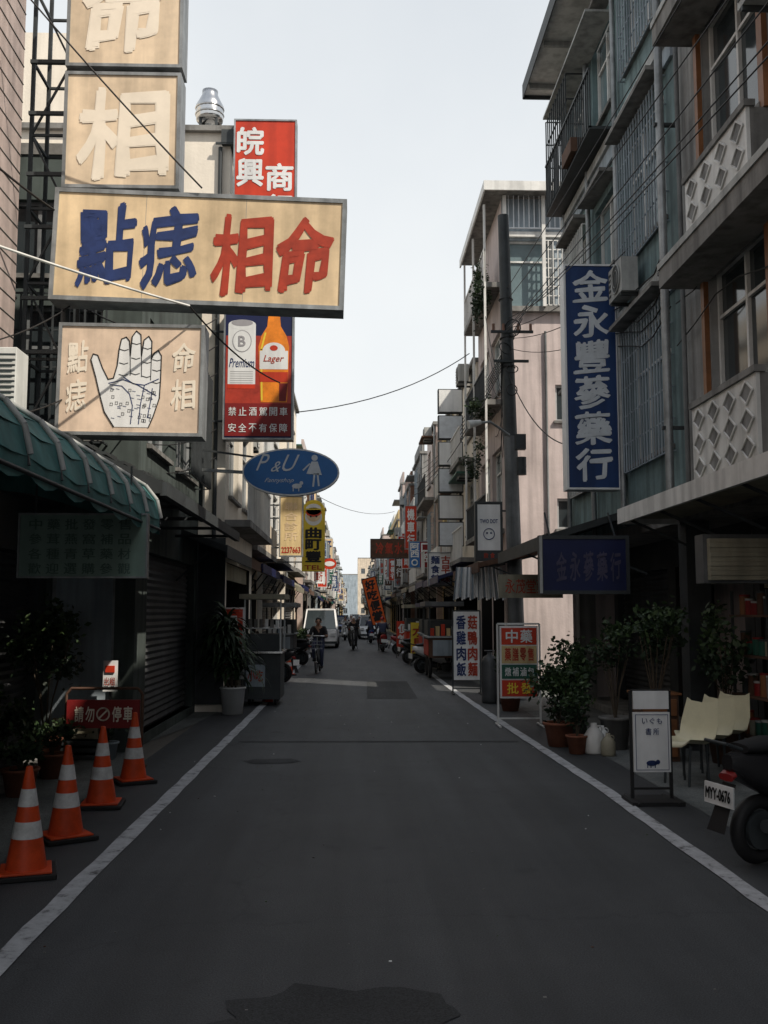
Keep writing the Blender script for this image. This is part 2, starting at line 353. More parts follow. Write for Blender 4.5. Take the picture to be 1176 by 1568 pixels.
# ------------------------------------------------------------------ RIGHT near buildings
def slabframe(side,x,y,z): return (V(side*x,y,z),Y_,Z_,V(-side,0,0))
for nm,ya,yb,h in(('shophouse',-30,3.9,12.0),('shophouse',3.9,8.0,11.1)):  # out-of-view houses, heights stepped to shade the street but keep signs sunlit
    b=B(); b.box(4.2,14,ya,yb,3.0,h,conc)
    wallp(b,(V(4.8,ya,0),Y_,Z_,-X_),yb-ya,3.0,[(.4+k*3.2,3.2+k*3.2,.1,2.6,'shutter') for k in range(int((yb-ya-.5)/3.2))],greyw)
    b.obj(nm)
b=B(); YA=8.02; fr=slabframe(1,4.2,YA,3.0); W=4.27;H=9.2
wallp(b,fr,W,H,[(1.6,3.3,.9,2.7),(1.6,3.3,3.9,5.8),(1.6,3.3,6.9,8.6)],greyw,whitep)
b.quad([(4.2,12.29,3),(4.2,12.29,12.2),(12,12.29,12.2),(12,12.29,3)],greyw); b.quad([(4.2,YA,3),(4.2,YA,12.2),(12,YA,12.2),(12,YA,3)],greyw)
b.box(4.2,12,YA,12.29,2.86,2.998,conc)
for z in(2.6,5.7,8.8):
    b.ob(fr,0,3.6,z,z+.22,0.002,.5,conc); b.ob(fr,0,3.6,z+.222,z+.30,.40,.52,offw)
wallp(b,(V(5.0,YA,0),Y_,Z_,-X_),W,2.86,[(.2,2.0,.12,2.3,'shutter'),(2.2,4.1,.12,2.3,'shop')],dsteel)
for z0 in(.18,2.92,6.0):
    f2=(V(3.96,9.5,3.0+z0),Y_,Z_,-X_)
    b.ob(f2,0,1.85,0,.88,-.04,0,whitep)
    for i in range(4):
        for j in range(3):
            cu=.23+i*.46;cv=.16+j*.28
            P=[(cu-.17,cv),(cu,cv-.12),(cu+.17,cv),(cu,cv+.12)]
            b.add([f2[0]+Y_*p[0]+Z_*p[1]-X_*.004 for p in P],[(0,1,2,3)],greyw)
            for a in range(4):
                p=P[a];q=P[(a+1)%4]; b.beam(f2[0]+Y_*p[0]+Z_*p[1]-X_*.012,f2[0]+Y_*q[0]+Z_*q[1]-X_*.012,.018,whitep)
    b.ob(f2,-.03,1.88,.882,.95,-.09,.03,conc); b.ob(f2,0,.05,0,.88,-.24,-.042,conc); b.ob(f2,1.80,1.85,0,.88,-.24,-.042,conc)
for z in(.8,3.8): b.ob(fr,1.45,1.58,z,z+2,.002,.06,wood); b.ob(fr,3.32,3.42,z,z+2,.002,.06,wood); b.ob(fr,1.45,3.42,z+2.002,z+2.09,.002,.06,wood)
b.tube([(3.98,12.28,2.9),(3.98,12.28,13)],.055,steel,8); b.tube([(4.10,11.95,3),(4.10,11.95,12.2)],.03,poly,6)
for z in(4,6,8,10): b.box(3.9,4.2,12.25,12.31,z,z+.04,dsteel)
acunit(b,fr,.35,4.6)
for k in range(3): b.tube([(4.12,8.2+t*.68,5.2+.5*k-.12*math.sin(t*1.3+k)) for t in range(7)],.008,black,4)
b.obj('balcony_apartment_building')
b=B(); fr=slabframe(1,4.2,12.31,3.0); W=6.65;H=9.1
ops=[(.45,2.4,.9,2.85),(3.0,4.3,.9,2.7),(4.9,6.2,.9,2.7),(.45,2.4,4.0,5.85),(3.0,4.3,4.3,5.6),(4.9,6.2,4.3,5.6),(.45,2.2,7.0,8.6),(3.0,4.3,7.0,8.6),(4.9,6.2,7.0,8.6)]
wallp(b,fr,W,H,ops,teal,whitep,glassb)
b.quad([(4.2,18.96,0),(4.2,18.96,12.1),(5.6,18.96,12.1),(5.6,18.96,0)],pinkw); b.quad([(5.6,12.31,0),(5.6,18.96,0),(5.6,18.96,12.1),(5.6,12.31,12.1)],pinkw)  # unseen back wall set shallow so a band of sun reaches the road
b.box(4.2,5.6,12.31,18.96,2.86,2.998,conc)
for z in(3.15,6.25): b.ob(fr,0,W,z,z+.16,.002,.10,offw); b.ob(fr,0,W,z-.25,z-.002,.002,.05,bluew)
for q in ops[:2]+ops[3:4]+ops[6:7]:
    grille(b,fr,q[0]-.08,q[1]+.08,q[2]-.1,q[3]+.08,.09,bluew,hb=5,r=.009)
for q in ops: b.ob(fr,q[0]-.12,q[1]+.12,q[3]+.14,q[3]+.2,.002,.28,conc)
for q in(ops[2],ops[5]): grille(b,fr,q[0]-.05,q[1]+.05,q[2]-.05,q[3]+.05,.10,whitep,hb=3)
b.ob(fr,2.9,6.5,6.45,6.5,.002,.42,dsteel); rail(b,fr,2.9,6.5,6.5,.95,.40,dsteel); grille(b,fr,4.7,6.5,6.5,8.4,.38,dsteel,.18); b.box(3.7,3.95,16.2,16.9,9.55,9.8,rust)
b.ob(fr,2.9,6.5,8.45,8.49,.002,.45,offw)
acunit(b,fr,1.45,3.3,.7,.5,.24)
for y,z0 in((14.95,3.0),(16.8,3.0),(18.7,3)): b.tube([(4.12,y,z0),(4.12,y,12)],.045,steel,8)
for k in range(5):
    pts=[(4.1-rnd.uniform(0,.06),12.4+t*.66,5.6+.35*k*.6+rnd.uniform(-.05,.05)-.2*math.sin(t*1.1)) for t in range(11)]; b.tube(pts,.01,black,4)
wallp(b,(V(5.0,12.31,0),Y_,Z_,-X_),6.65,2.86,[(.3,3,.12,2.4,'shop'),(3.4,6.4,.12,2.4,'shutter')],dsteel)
b.box(4.2,4.5,12.4,12.7,0,2.86,dsteel); b.box(4.2,4.5,18.4,18.7,0,2.86,conc); b.box(4.2,4.5,8.1,8.4,0,2.86,dsteel)
b.obj('shophouse')
b=B(); b.box(3.45,12,8.0,12.3,12.2,12.34,whitep); b.box(3.45,5.8,12.301,19.25,12.2,12.34,whitep); b.box(3.43,3.449,7.98,19.27,12.12,12.42,dsteel); b.box(3.45,5.8,19.251,19.28,12.12,12.42,dsteel)
for k in range(8): b.box(3.5,4.18,8.3+k*1.5,8.36+k*1.5,12.10,12.198,offw)
b.obj('roof_eave')
b=B(); b.box(3.45,4.19,7.0,12.6,2.90,2.99,shutc); b.box(3.40,3.449,6.9,12.65,2.83,3.02,whitep); b.box(3.45,4.19,12.602,12.65,2.83,3.02,whitep)
for k in range(5): b.beam((3.5,7.6+k*1.2,2.86),(4.2,7.6+k*1.2,2.55),.03,dsteel)
b.obj('shop_canopy')
b=B()
for k in range(9): b.box(3.62,5.0,9.98-.01*(k%2),10.06,2.03+k*.047,2.03+k*.047+.045,shutc)
b.box(3.58,5.02,10.062,10.3,2.0,2.5,shut); b.obj('roller_shutter_box')
b=B()
for y in(10.6,11.6):
    for x in(4.45,4.85): b.beam((x,y,.12),(x,y,1.95),.03,dsteel)
for z in(.3,.75,1.2,1.65):
    b.box(4.43,4.88,10.55,11.65,z,z+.025,rust)
    for k in range(6):
        yy=10.62+k*.17; h=rnd.uniform(.12,.26); m=rnd.choice([dsteel,rust,shutc,dred,conc,green,wood]); b.cyl((4.55,yy,z+.026),(4.55,yy,z+.026+h),.06,m,n=10); b.cyl((4.55,yy,z+.028+h),(4.55,yy,z+.05+h),.062,rnd.choice([dred,dsteel,offw]),n=10)
b.obj('dry_goods_shelf')
canopy('shop_canopy',1,2.75,4.2,13.9,18.6,2.75,3.2,dcan)
def lightbox(name,x0,x1,z0,z1,y,t,mf,me,tilt=0.,arms=None,draw=None,fw=.035):
    b=B(); c=V((x0+x1)/2,y,(z0+z1)/2)
    if tilt: b.M=Matrix.Translation(c)@Matrix.Rotation(math.radians(tilt),4,'Y')@Matrix.Translation(-c)
    b.box(x0,x1,y,y+t,z0,z1,me)
    b.box(x0+fw,x1-fw,y-.006,y-.001,z0+fw,z1-fw,mf)
    b.box(x0,x1,y-.02,y-.001,z1-fw,z1,me);b.box(x0,x1,y-.02,y-.001,z0,z0+fw,me)
    b.box(x0,x0+fw,y-.02,y-.001,z0+fw,z1-fw,me);b.box(x1-fw,x1,y-.02,y-.001,z0+fw,z1-fw,me)
    if draw: draw(b,y-.010)
    b.M=Matrix()
    if arms is not None:
        xs=x1-.02 if arms>x1 else x0+.02
        for z in([z0+(z1-z0)*.15,z0+(z1-z0)*.85] if z1-z0>.6 else [z1-.1]):
            b.beam((xs,y+t*.5,z),(arms,y+t*.5,z),.035,dsteel)
    return b.obj(name)
bl=mat('pale_blue_lettering',(.62,.66,.70),.5,.2,4)
lightbox('vertical_shop_sign',3.27,4.10,3.57,7.12,15,.28,bluep,white,arms=4.25,fw=.03,
    draw=lambda b,y:b.row('金永豐蔘藥行',3.42,3.96,3.68,7.05,y,bl,.027,.13,True,brush=1))
dl=mat('dim_lettering',(.065,.06,.11),.6,.3,4)
lightbox('hanging_shop_sign',2.54,3.78,1.95,2.75,13.5,.12,dblue,dsteel,fw=.05,draw=lambda b,y:(b.row('金永蔘藥行',2.75,3.68,2.14,2.52,y,dl,.02,.25,brush=1),b.box(2.54,2.58,y-.014,y+.0,1.96,2.74,offw)))
b=B();
for x in(2.7,3.6): b.beam((x,13.56,2.75),(x,13.9,3.1),.02,dsteel)
b.obj('sign_bracket')
b=B(); b.box(2.5,3.6,17.0,17.06,1.95,2.35,shutc); b.row('永茂堂藥行',2.6,3.5,2.03,2.27,16.99,redl,.01); b.obj('shop_name_board')

# B2: pale pink building with roof terrace
b=B(); yb=22.5; XB=3.47; frc=(V(XB,yb,0),X_,Z_,-Y_)
wallp(b,frc,5,8.65,[(1.2,1.65,6.1,6.95),(1.2,1.65,3.6,4.3)],pinkw)
fr=slabframe(1,XB,yb,0)
wallp(b,fr,4.5,11.4,[(.4,2.0,3.9,5.6),(2.4,4.1,3.9,5.6),(.4,2.0,6.9,8.4),(2.4,4.1,6.9,8.4),(.3,2.1,.1,2.6,'shop'),(2.3,4.3,.1,2.6,'shop')],pinkw,whitep,glassb)
b.quad([(XB,27,0),(XB,27,11.4),(9,27,11.4),(9,27,0)],pinkw)
f3=(V(XB,yb,8.65),X_,Z_,-Y_)
b.ob(f3,0,5,0,.12,.002,.15,conc); b.ob(f3,0,5,1.80,1.92,.002,.1,whitep)
wallp(b,f3,5,2.75,[(.12,1.2,.14,1.75),(1.4,3.2,.14,1.75)],bluew,whitep,glassb)
grille(b,f3,.95,2.4,.15,1.7,.14,whitep,.11,hb=7); rail(b,f3,0.02,4.5,2.0,.78,.14,bl,.12)
for x in(.04,.95,2.4): b.ob(f3,x-.04,x+.04,.1,2.75,.16,.22,whitep)
b.box(3.02,9,21.95,27.1,11.42,11.5,conc); b.box(2.98,3.019,21.9,27.15,11.36,11.58,whitep); b.box(3.02,9,21.9,21.949,11.36,11.58,whitep)
b.box(3.8,8.6,22.6,26.8,11.5,11.62,whitep)
for z in(3.5,6.5,9.3):
    b.ob(fr,.1,4.3,z,z+.12,.002,.42,conc); rail(b,fr,.1,4.3,z+.12,.8,.39,dsteel if z<9 else whitep,.16)
for u in(.12,2.3,4.25): b.ob(fr,u-.03,u+.03,3.6,11.3,.37,.42,whitep)
b.tube([(XB+.06,yb-.05,.2),(XB+.06,yb-.05,8.6)],.04,steel); b.tube([(4.45,yb-.05,3),(4.45,yb-.05,8.2)],.03,poly)
acunit(b,frc,2.0,4.2)
b.leaves((3.08,23.2,9.4),(.22,.7,.85),1300,.09,10); b.leaves((3.0,23.0,6.5),(.28,.5,.35),500,.08); b.leaves((3.05,24.6,5.6),(.3,.6,.5),500,.08)
b.obj('terrace_house')
canopy('shop_canopy',1,2.45,3.9,19.2,24.0,2.62,2.95,rust)
b=B()
for i in range(26):
    x=2.1+i*.036; m=white if i%3 else bluew
    b.quad([(x,20.2+.05*(i%2),2.62),(x+.036,20.2+.05*((i+1)%2),2.62),(x+.05+.012*(i-13)*.5,20.2+.05*((i+1)%2),1.95+.02*(i%4)),(x+.012+.012*(i-13)*.5,20.2+.05*(i%2),1.95+.02*(i%4))],m)
b.obj('striped_tarpaulin')
b=B(); b.cyl((3.25,19.6,0),(3.14,19.55,5.2),.155,poly,.135,n=14); b.cyl((3.14,19.55,5.2),(3.04,19.5,9.75),.135,dsteel,.11,n=14)
for z in(6.6,7.2,8.0): b.torus((3.25-.0215*z,19.55,z),.135,.02,(0,0,1),black,n=14,k=5)
b.beam((2.75,19.4,7.3),(3.6,19.4,7.3),.05,dsteel); b.beam((2.8,19.4,6.7),(3.5,19.4,6.7),.05,dsteel)
for x in(2.8,3.0,3.3,3.55): b.cyl((x,19.4,7.32),(x,19.4,7.46),.03,brownw)
b.cyl((3.32,19.35,4.4),(3.32,19.35,4.75),.1,dsteel); b.box(3.2,3.40,19.25,19.42,4.9,5.2,dsteel)
b.tube([(3.1,19.4,5.2),(2.7,19.3,5.45),(2.45,19.2,5.4)],.025,steel); b.cyl((2.5,19.2,5.42),(2.25,19.15,5.36),.05,whitep,.09)
for k in range(4):
    z=6.1+k*.42; b.torus((3.08+rnd.uniform(-.1,.1),19.33,z),rnd.uniform(.10,.17),.012,(rnd.uniform(-.8,.8),1,rnd.uniform(-.8,.8)),black,n=14,k=4)
b.obj('utility_pole')
def cable(b,p,q,sag,r=.011,n=12,m=black):
    p=Vector(p);q=Vector(q); b.tube([p.lerp(q,i/n)-Z_*sag*4*(i/n)*(1-i/n) for i in range(n+1)],r,m,4)
b=B()
for k,(x,z0,z1,s) in enumerate([(3.0,4.9,7.3,.15),(3.05,5.2,7.35,.2),(3.3,5.9,7.4,.12),(3.35,6.5,8.0,.2),(3.2,7.3,8.2,.2)]):
    cable(b,(x,-2,z0),(x*.2+2.45,19.4,z1),s,.007)
for k in range(6): cable(b,(3.0+.1*k,19.5,6.6+.25*k),(2.7+.1*k,45,7+.3*k),.5,.012)
for k in range(4): cable(b,(3.1,19.5,7.0+.2*k),(4.2,15-.5*k,6.2+.5*k),.25,.008)
for k in range(8): cable(b,(3.1,19.5,5.8+.25*k),(3.0+.12*k,22+.5*k,8.4-.6*k),.3+.04*k,.01)
for k in range(5): cable(b,(2.95,19.4,6.9),(3.05+.05*k,20.2,5.0+.2*k),.3,.009)
cable(b,(-1.05,18,5.35),(3.1,26,8.6),.28,.012); cable(b,(-2.0,45,7.2),(2.6,62,8),.5,.014); cable(b,(3.1,19.5,6.5),(3.3,15.2,4.3),.3,.01)
b.obj('overhead_cables')

# ------------------------------------------------------------------ LEFT near
b=B()
fr=slabframe(-1,3.8,-8,0)
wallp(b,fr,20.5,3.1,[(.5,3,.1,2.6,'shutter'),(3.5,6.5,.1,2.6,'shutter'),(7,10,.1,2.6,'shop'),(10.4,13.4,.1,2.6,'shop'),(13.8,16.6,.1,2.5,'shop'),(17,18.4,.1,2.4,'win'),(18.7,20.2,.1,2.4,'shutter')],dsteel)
fr=slabframe(-1,3.66,-8,3.1); wallp(b,fr,18.6,8.5,[(2,3.6,1,2.6),(6,7.6,1,2.6),(10,11.6,1,2.6),(14,15.6,1,2.6),(14,15.6,4.2,5.8)],tilew)
b.quad([(-3.66,10.6,3.1),(-3.66,10.6,11.6),(-9,10.6,11.6),(-9,10.6,3.1)],tilew)
for k in range(40): b.box(-3.665,-3.652,-8,10.6,3.2+k*.205,3.207+k*.205,conc)
b.box(-9,-3.6,-8,12.5,3.0,3.098,dsteel)
b.obj('tiled_shophouse')
b=B()
xs=(-3.6,-3.18); ys=(10.75,11.3)
for x in xs:
    for y in ys: b.beam((x,y,3.1),(x,y,9.0),.04,dsteel)
z=3.6;k=0
while z<8.9:
    for y in ys: b.beam((xs[0],y,z),(xs[1],y,z),.028,dsteel)
    b.beam((xs[k%2],ys[0],z),(xs[1-k%2],ys[0],z+.85),.022,dsteel)
    for x in xs: b.beam((x,ys[0],z),(x,ys[1],z),.028,dsteel)
    z+=.85;k+=1
b.cyl((-3.12,10.62,3.0),(-3.12,10.62,9.2),.05,dsteel)
for z in(3.7,4.5,5.1,5.9,6.5,7.2,7.8,8.6): b.beam((-3.6,10.64,z),(-1.9,10.62,z),.04,dsteel)
b.obj('steel_lattice_frame')
b=B()
frc=(V(-9,12.5,0),X_,Z_,-Y_); wallp(b,frc,6.3,7.6,[(3.4,4.4,3.9,5.4),(4.8,5.8,3.9,5.6),(3.6,5.6,6,7),(5.25,6.05,.1,2.2)],dgreen,mf=steel)
fr=slabframe(-1,2.7,12.5,0); wallp(b,fr,4.9,7.6,[(.7,4.6,.13,2.5,'shutter'),(.5,2,3.9,5.6),(2.6,4.4,3.9,5.6)],dgreen)
b.box(-9,-2.68,12.48,17.4,7.6,7.75,conc); grille(b,fr,2.5,4.5,3.8,5.7,.25,dsteel); acunit(b,frc,3.0,5.6)
grille(b,frc,4.7,5.9,3.8,5.7,.2,dsteel); b.ob(frc,5.3,6.0,.12,2.15,-.10,-.09,bluew)
b.obj('shophouse')
b=B()
frc=(V(-12,17.45,0),X_,Z_,-Y_); wallp(b,frc,9.75,10.4,[(8.75,9.3,5.0,6.3),(8.8,9.4,3.4,4.4)],sunw,whitep)
fr=slabframe(-1,2.25,17.45,0); wallp(b,fr,4.8,10.4,[(.5,2,3.8,5.5),(2.7,4.3,3.8,5.5),(.5,2,6.8,8.5),(2.7,4.3,6.8,8.5),(.4,4.3,.1,2.6,'shop')],sunw)
b.box(-2.8,-2.22,17.405,17.449,0.13,3.0,dsteel)
b.quad([(-2.25,22.25,0),(-2.25,22.25,10.4),(-12,22.25,10.4),(-12,22.25,0)],creamw)
b.box(-12.1,-2.15,17.35,22.3,10.4,10.5,conc); b.box(-2.40,-2.12,17.3,22.3,10.15,10.399,dsteel)
b.box(-12,-4.6,17.5,22,10.5,12.3,sunw)
for z in(3.2,6.3): b.ob(fr,0,4.8,z,z+.12,.002,.45,conc); rail(b,fr,.1,4.7,z+.12,.9,.4,whitep)
b.tube([(-2.42,17.4,3),(-2.42,17.4,10.1)],.04,dsteel); tank(b,-2.75,18.2,10.5,.26,.4)
grille(b,frc,8.7,9.4,4.8,6.4,.15,whitep)
b.obj('cream_townhouse')
b=B(); prof=[(-3.85,3.16),(-3.2,3.17),(-2.75,3.14),(-2.4,3.08),(-2.15,2.99),(-1.95,2.87),(-1.84,2.73),(-1.8,2.56)]
yl=[3.0+.63*i for i in range(11)]
for i in range(10):
    ym=(yl[i]+yl[i+1])/2
    for (xa,za),(xb,zb) in zip(prof[:-1],prof[1:]):
        s=.014+.01*(i%3)
        b.add([(xa,yl[i],za),(xb,yl[i],zb),(xb+.01,ym,zb-s),(xa,ym,za-s)],[(0,1,2,3)],tealp,False)
        b.add([(xa,ym,za-s),(xb+.01,ym,zb-s),(xb,yl[i+1],zb),(xa,yl[i+1],za)],[(0,1,2,3)],tealp,False)
    b.quad([(-1.8,yl[i],2.56),(-1.8,yl[i+1],2.56),(-1.8,yl[i+1],2.47),(-1.8,yl[i+1]-.15,2.43),(-1.8,ym,2.41),(-1.8,yl[i]+.15,2.43),(-1.8,yl[i],2.47)],tealp)
for y in yl:
    b.tube([(x+.012,y,z+.014) for x,z in prof[1:]],.018,offw,5)
    b.tube([(x,y,z-.05) for x,z in prof],.018,dsteel,4)
b.tube([(-1.8,3,2.47),(-1.8,9.3,2.47)],.015,dsteel)
b.flat([(p[0],p[1]) for p in prof]+[(-1.8,2.42),(-2.3,2.6),(-3.0,2.8),(-3.85,2.9)],9.3,tealp)
b.obj('barrel_awning')
b=B(); fr=(V(-3.95,8.2,0),Y_,Z_,X_); b.ob(fr,0,.3,3.4,3.9,.25,1.15,whitep)
f2=(V(-3.6,8.18,3.4),X_,Z_,-Y_)
for k in range(9): b.ob(f2,.06,.80,.06+k*.045,.08+k*.045,.0,.012,dsteel)
b.box(-3.95,-2.75,8.25,8.3,3.3,3.38,dsteel); b.box(-3.95,-2.75,8.42,8.47,3.3,3.38,dsteel); b.obj('air_conditioner',.01)
b=B(); n=26
for i in range(n):
    y=9.4+i*.235
    for k in range(6):
        xa=-1.80-k*.18; za=2.92+k*.09
        b.box(xa-.2,xa,y,y+.225,za,za+.03+.012*(i%2),dcan)
b.box(-1.83,-1.76,9.4,15.5,2.80,2.93,dsteel); b.flat([(-1.8,2.82),(-2.9,2.82),(-2.9,3.42),(-1.8,2.93)],9.385,dcan)
for i in range(5): b.beam((-1.8,9.6+i*1.4,2.86),(-2.9,9.6+i*1.4,2.86),.04,dsteel)
b.box(-3.9,-2.9,9.4,12.5,3.1,3.2,dcan); b.obj('tiled_canopy')
canopy('shop_canopy',-1,2.0,2.8,15.7,19.5,2.7,3.0,dcan); canopy('shop_canopy',-1,2.1,2.6,19.7,25.5,2.75,3.1,rust)
pg=mat('pale_green_board',(.24,.35,.30),.5,.2,2,streak=.2); pgl=mat('dull_green_lettering',(.09,.15,.13),.6)
def dgr(b,y):
    for i,t in enumerate(['中藥批發零售','參茸燕窩補品','各種青草藥材','歡迎選購參觀']): b.row(t,-2.76,-1.86,2.40-.125*i,2.49-.125*i,y,pgl,.014,.3)
lightbox('menu_board',-2.83,-1.74,1.99,2.54,8.5,.06,pg,steel,draw=dgr,fw=.015)
b=B();
for x in(-2.7,-1.9): b.beam((x,8.53,2.54),(x,8.53,2.95),.015,dsteel)
b.obj('sign_bracket')

# ---- big sign cluster
lightbox('faded_sign_box',-3.11,-1.86,7.56,8.85,10.3,.3,tanf,steel,draw=lambda b,y:b.txt('命',-2.95,-2.05,7.72,8.72,y,cream,.03,brush=1))
lightbox('faded_sign_box',-3.11,-1.87,6.20,7.50,10.3,.3,tanf,steel,draw=lambda b,y:b.txt('相',-2.95,-2.03,6.34,7.30,y,cream,.03,brush=1))
def dbig(b,y):
    b.row('點痣',-2.93,-1.62,5.10,5.92,y,navy,.026,.10,brush=1.3); b.row('相命',-1.52,-.18,5.06,5.88,y,redl,.030,.10,brush=1.3)
    for x in(-2.2,-1.15): b.line([(x,4.95),(x,6.07)],y+.0032,.004,steel)
lightbox('fortune_teller_sign',-3.16,-.09,4.90,6.11,10.2,.3,tan,steel,tilt=1.7,draw=dbig,fw=.045)
def dhand(b,y):
    def c(p): return (-3.09+(p[0]-90)/222*1.53,4.74-(p[1]-492)/176*1.21)
    P=[(178,655),(163,632),(155,605),(148,578),(140,552),(143,543),(150,545),(158,565),(167,582),(175,580),(180,560),(182,535),(185,519),(192,516),(197,522),(199,545),(201,515),(207,506),(214,512),(216,545),(219,520),(226,514),(231,522),(231,550),(235,540),(241,536),(246,544),(246,580),(245,610),(236,640),(230,655)]
    Q=[c(p) for p in P]; b.flat(Q,y,white); b.line(Q,y-.003,.012,black)
    for a,bb in[((199,545),(200,575)),((216,545),(217,577)),((231,550),(231,582))]: b.line([c(a),c(bb)],y-.003,.008,black)
    for cx,zz in[(190,(535,556,574)),(208,(525,548,572)),(225,(532,554,576)),(240,(550,566,585))]:
        for z in zz: b.line([c((cx-7,z)),c((cx,z+2)),c((cx+6,z))],y-.003,.007,black)
    for arc in([(170,590),(188,592),(200,604),(205,622),(203,650)],[(168,588),(190,582),(212,590),(240,606)],[(190,578),(205,588),(222,590),(243,580)],[(215,650),(217,620),(222,590)],[(228,640),(232,615),(234,595)]):
        b.line([c(p) for p in arc],y-.003,.009,navy)
    for k in range(46):
        x=170+rnd.random()*66; z=594+rnd.random()*50
        if k%2: b.line([c((x,z)),c((x+4,z)),c((x+4,z+4)),c((x,z+4)),c((x+1,z))],y-.003,.004,black)
        else: b.line([c((x,z)),c((x+5,z+1))],y-.003,.005,navy)
    b.row('點痣',-2.99,-2.78,3.74,4.56,y,cream,.02,.2,True,brush=1); b.row('命相',-1.90,-1.66,3.78,4.56,y,cream,.02,.2,True,brush=1)
lightbox('palm_reading_sign',-3.09,-1.57,3.53,4.72,10.3,.3,tanp,steel,tilt=.6,draw=dhand)
b=B(); cable(b,(-4.2,7.5,5.05),(-1.7,10.1,4.86),.05,.014,m=whitep); cable(b,(-1.7,10.1,4.86),(-.9,12,4.5),.1,.009)
cable(b,(-3.3,9.6,7.9),(-1.6,10.15,6.15),.03,.012); cable(b,(-4.0,8,6.4),(-3.1,10.3,5.9),.1,.012)
for k in range(2): cable(b,(-3.6,7.0,3.3+.35*k),(-3.0,10.5,4.0+1.0*k),.25,.008)
for k in range(6): cable(b,(-3.1,10.6,3.6+.3*k),(-2.4,17.3,4.4+.5*k),.35,.01)
b.obj('sign_cables')
lightbox('red_shop_sign',-2.16,-1.03,7.9,10.54,17.2,.25,redp,steel,arms=-2.5,fw=.03,draw=lambda b,y:(b.row('皖興',-2.09,-1.63,9.25,10.42,y,white,.03,.15,True),b.row('商行',-1.57,-1.1,8.6,9.75,y,white,.03,.15,True)))
pl=mat('print_line',(.33,.32,.34),.5)
def dbud(b,y):
    b.quad([(-2.24,y,5.32),(-1.09,y,5.32),(-1.09,y,6.55),(-2.24,y,6.55)],mat('orange_red_print',(.45,.05,.03),.4,.5,2.5))
    b.quad([(-2.20,y-.002,5.6),(-1.72,y-.002,5.6),(-1.72,y-.002,6.75),(-2.20,y-.002,6.75)],white)
    b.ell(-1.96,6.75,.24,.09,y-.003,white); b.ell(-1.96,6.78,.19,.06,y-.0045,pl); b.ell(-1.96,6.45,.17,.2,y-.004,pl); b.ell(-1.96,6.45,.155,.185,y-.006,white)
    b.txt('B',-2.02,-1.9,6.36,6.54,y-.008,pl,.02)
    b.txt('Premium',-2.18,-1.74,5.98,6.14,y-.004,navy,.01,.3)
    for k in range(6): b.quad([(-2.16,y-.004,5.70+k*.04),(-1.76,y-.004,5.70+k*.04),(-1.76,y-.004,5.708+k*.04),(-2.16,y-.004,5.708+k*.04)],pl)
    b.quad([(-2.2,y-.003,5.6),(-1.72,y-.003,5.6),(-1.72,y-.003,5.68),(-2.2,y-.003,5.68)],redp)
    bo=[(-1.62,5.36),(-1.16,5.36),(-1.13,6.35),(-1.18,6.55),(-1.28,6.72),(-1.30,6.93),(-1.50,6.93),(-1.52,6.72),(-1.62,6.55),(-1.67,6.35)]
    b.flat(bo,y-.004,amber); b.line([(-1.60,5.4),(-1.62,6.3),(-1.55,6.6)],y-.005,.03,yel); b.flat([(-1.3,5.38),(-1.18,5.38),(-1.15,5.7),(-1.3,5.7)],y-.005,dred); b.quad([(-1.645,y-.006,5.95),(-1.15,y-.006,5.95),(-1.15,y-.006,6.28),(-1.645,y-.006,6.28)],white)
    b.ell(-1.4,6.28,.2,.15,y-.0065,white); b.quad([(-1.64,y-.006,5.72),(-1.15,y-.006,5.72),(-1.15,y-.006,5.9),(-1.64,y-.006,5.9)],redp)
    b.txt('Lager',-1.58,-1.22,6.05,6.2,y-.009,redl,.01,.3); b.ell(-1.4,6.33,.07,.05,y-.009,redp)
    b.quad([(-2.24,y-.004,4.76),(-1.09,y-.004,4.76),(-1.09,y-.004,5.34),(-2.24,y-.004,5.34)],dred)
    b.row('禁止酒駕開車',-2.2,-1.13,5.12,5.27,y-.008,white,.012,.25); b.row('安全不有保障',-2.2,-1.13,4.83,4.98,y-.008,white,.012,.25)
lightbox('beer_advertising_sign',-2.28,-1.05,4.70,7.0,17.2,.25,dblue,steel,arms=-2.5,fw=.03,draw=dbud)
b=B(); cx,cz,y=-1.0,3.95,15.9; ring=lambda rx,rz,yy:[(cx+rx*math.cos(t*math.pi/20),yy,cz+rz*math.sin(t*math.pi/20)) for t in range(40)]
b.loft([ring(.78,.385,y),ring(.78,.385,y+.14)],white); b.add(ring(.755,.36,y-.004),[list(range(40))],bluel)
for t,x0,x1,z0,z1 in(('P',-1.56,-1.34,3.97,4.24),('&',-1.32,-1.16,3.95,4.12),('U',-1.14,-.86,3.96,4.23)): b.txt(t,x0,x1,z0,z1,y-.01,bl,.0,.5)
b.txt('Fannyshop',-1.42,-.95,3.76,3.85,y-.01,bl,0,.5)
b.ell(-.62,4.18,.05,.05,y-.01,bl); b.flat([(-.67,4.12),(-.57,4.12),(-.50,3.9),(-.75,3.92)],y-.01,bl); b.line([(-.62,3.92),(-.64,3.72)],y-.01,.03,bl); b.line([(-.57,3.92),(-.55,3.73)],y-.01,.03,bl)
b.line([(-.7,4.08),(-.8,3.98)],y-.01,.025,bl); b.ell(-.9,3.72,.08,.04,y-.011,bl); b.ell(-.83,3.77,.03,.03,y-.01,bl)
for x in(-.96,-.87): b.line([(x,3.70),(x,3.64)],y-.01,.015,bl)
b.beam((-1.75,y+.07,3.95),(-2.7,y+.07,4.0),.05,steel); b.beam((-1.6,y+.07,4.2),(-2.7,y+.07,4.35),.03,dsteel); b.obj('oval_shop_sign')
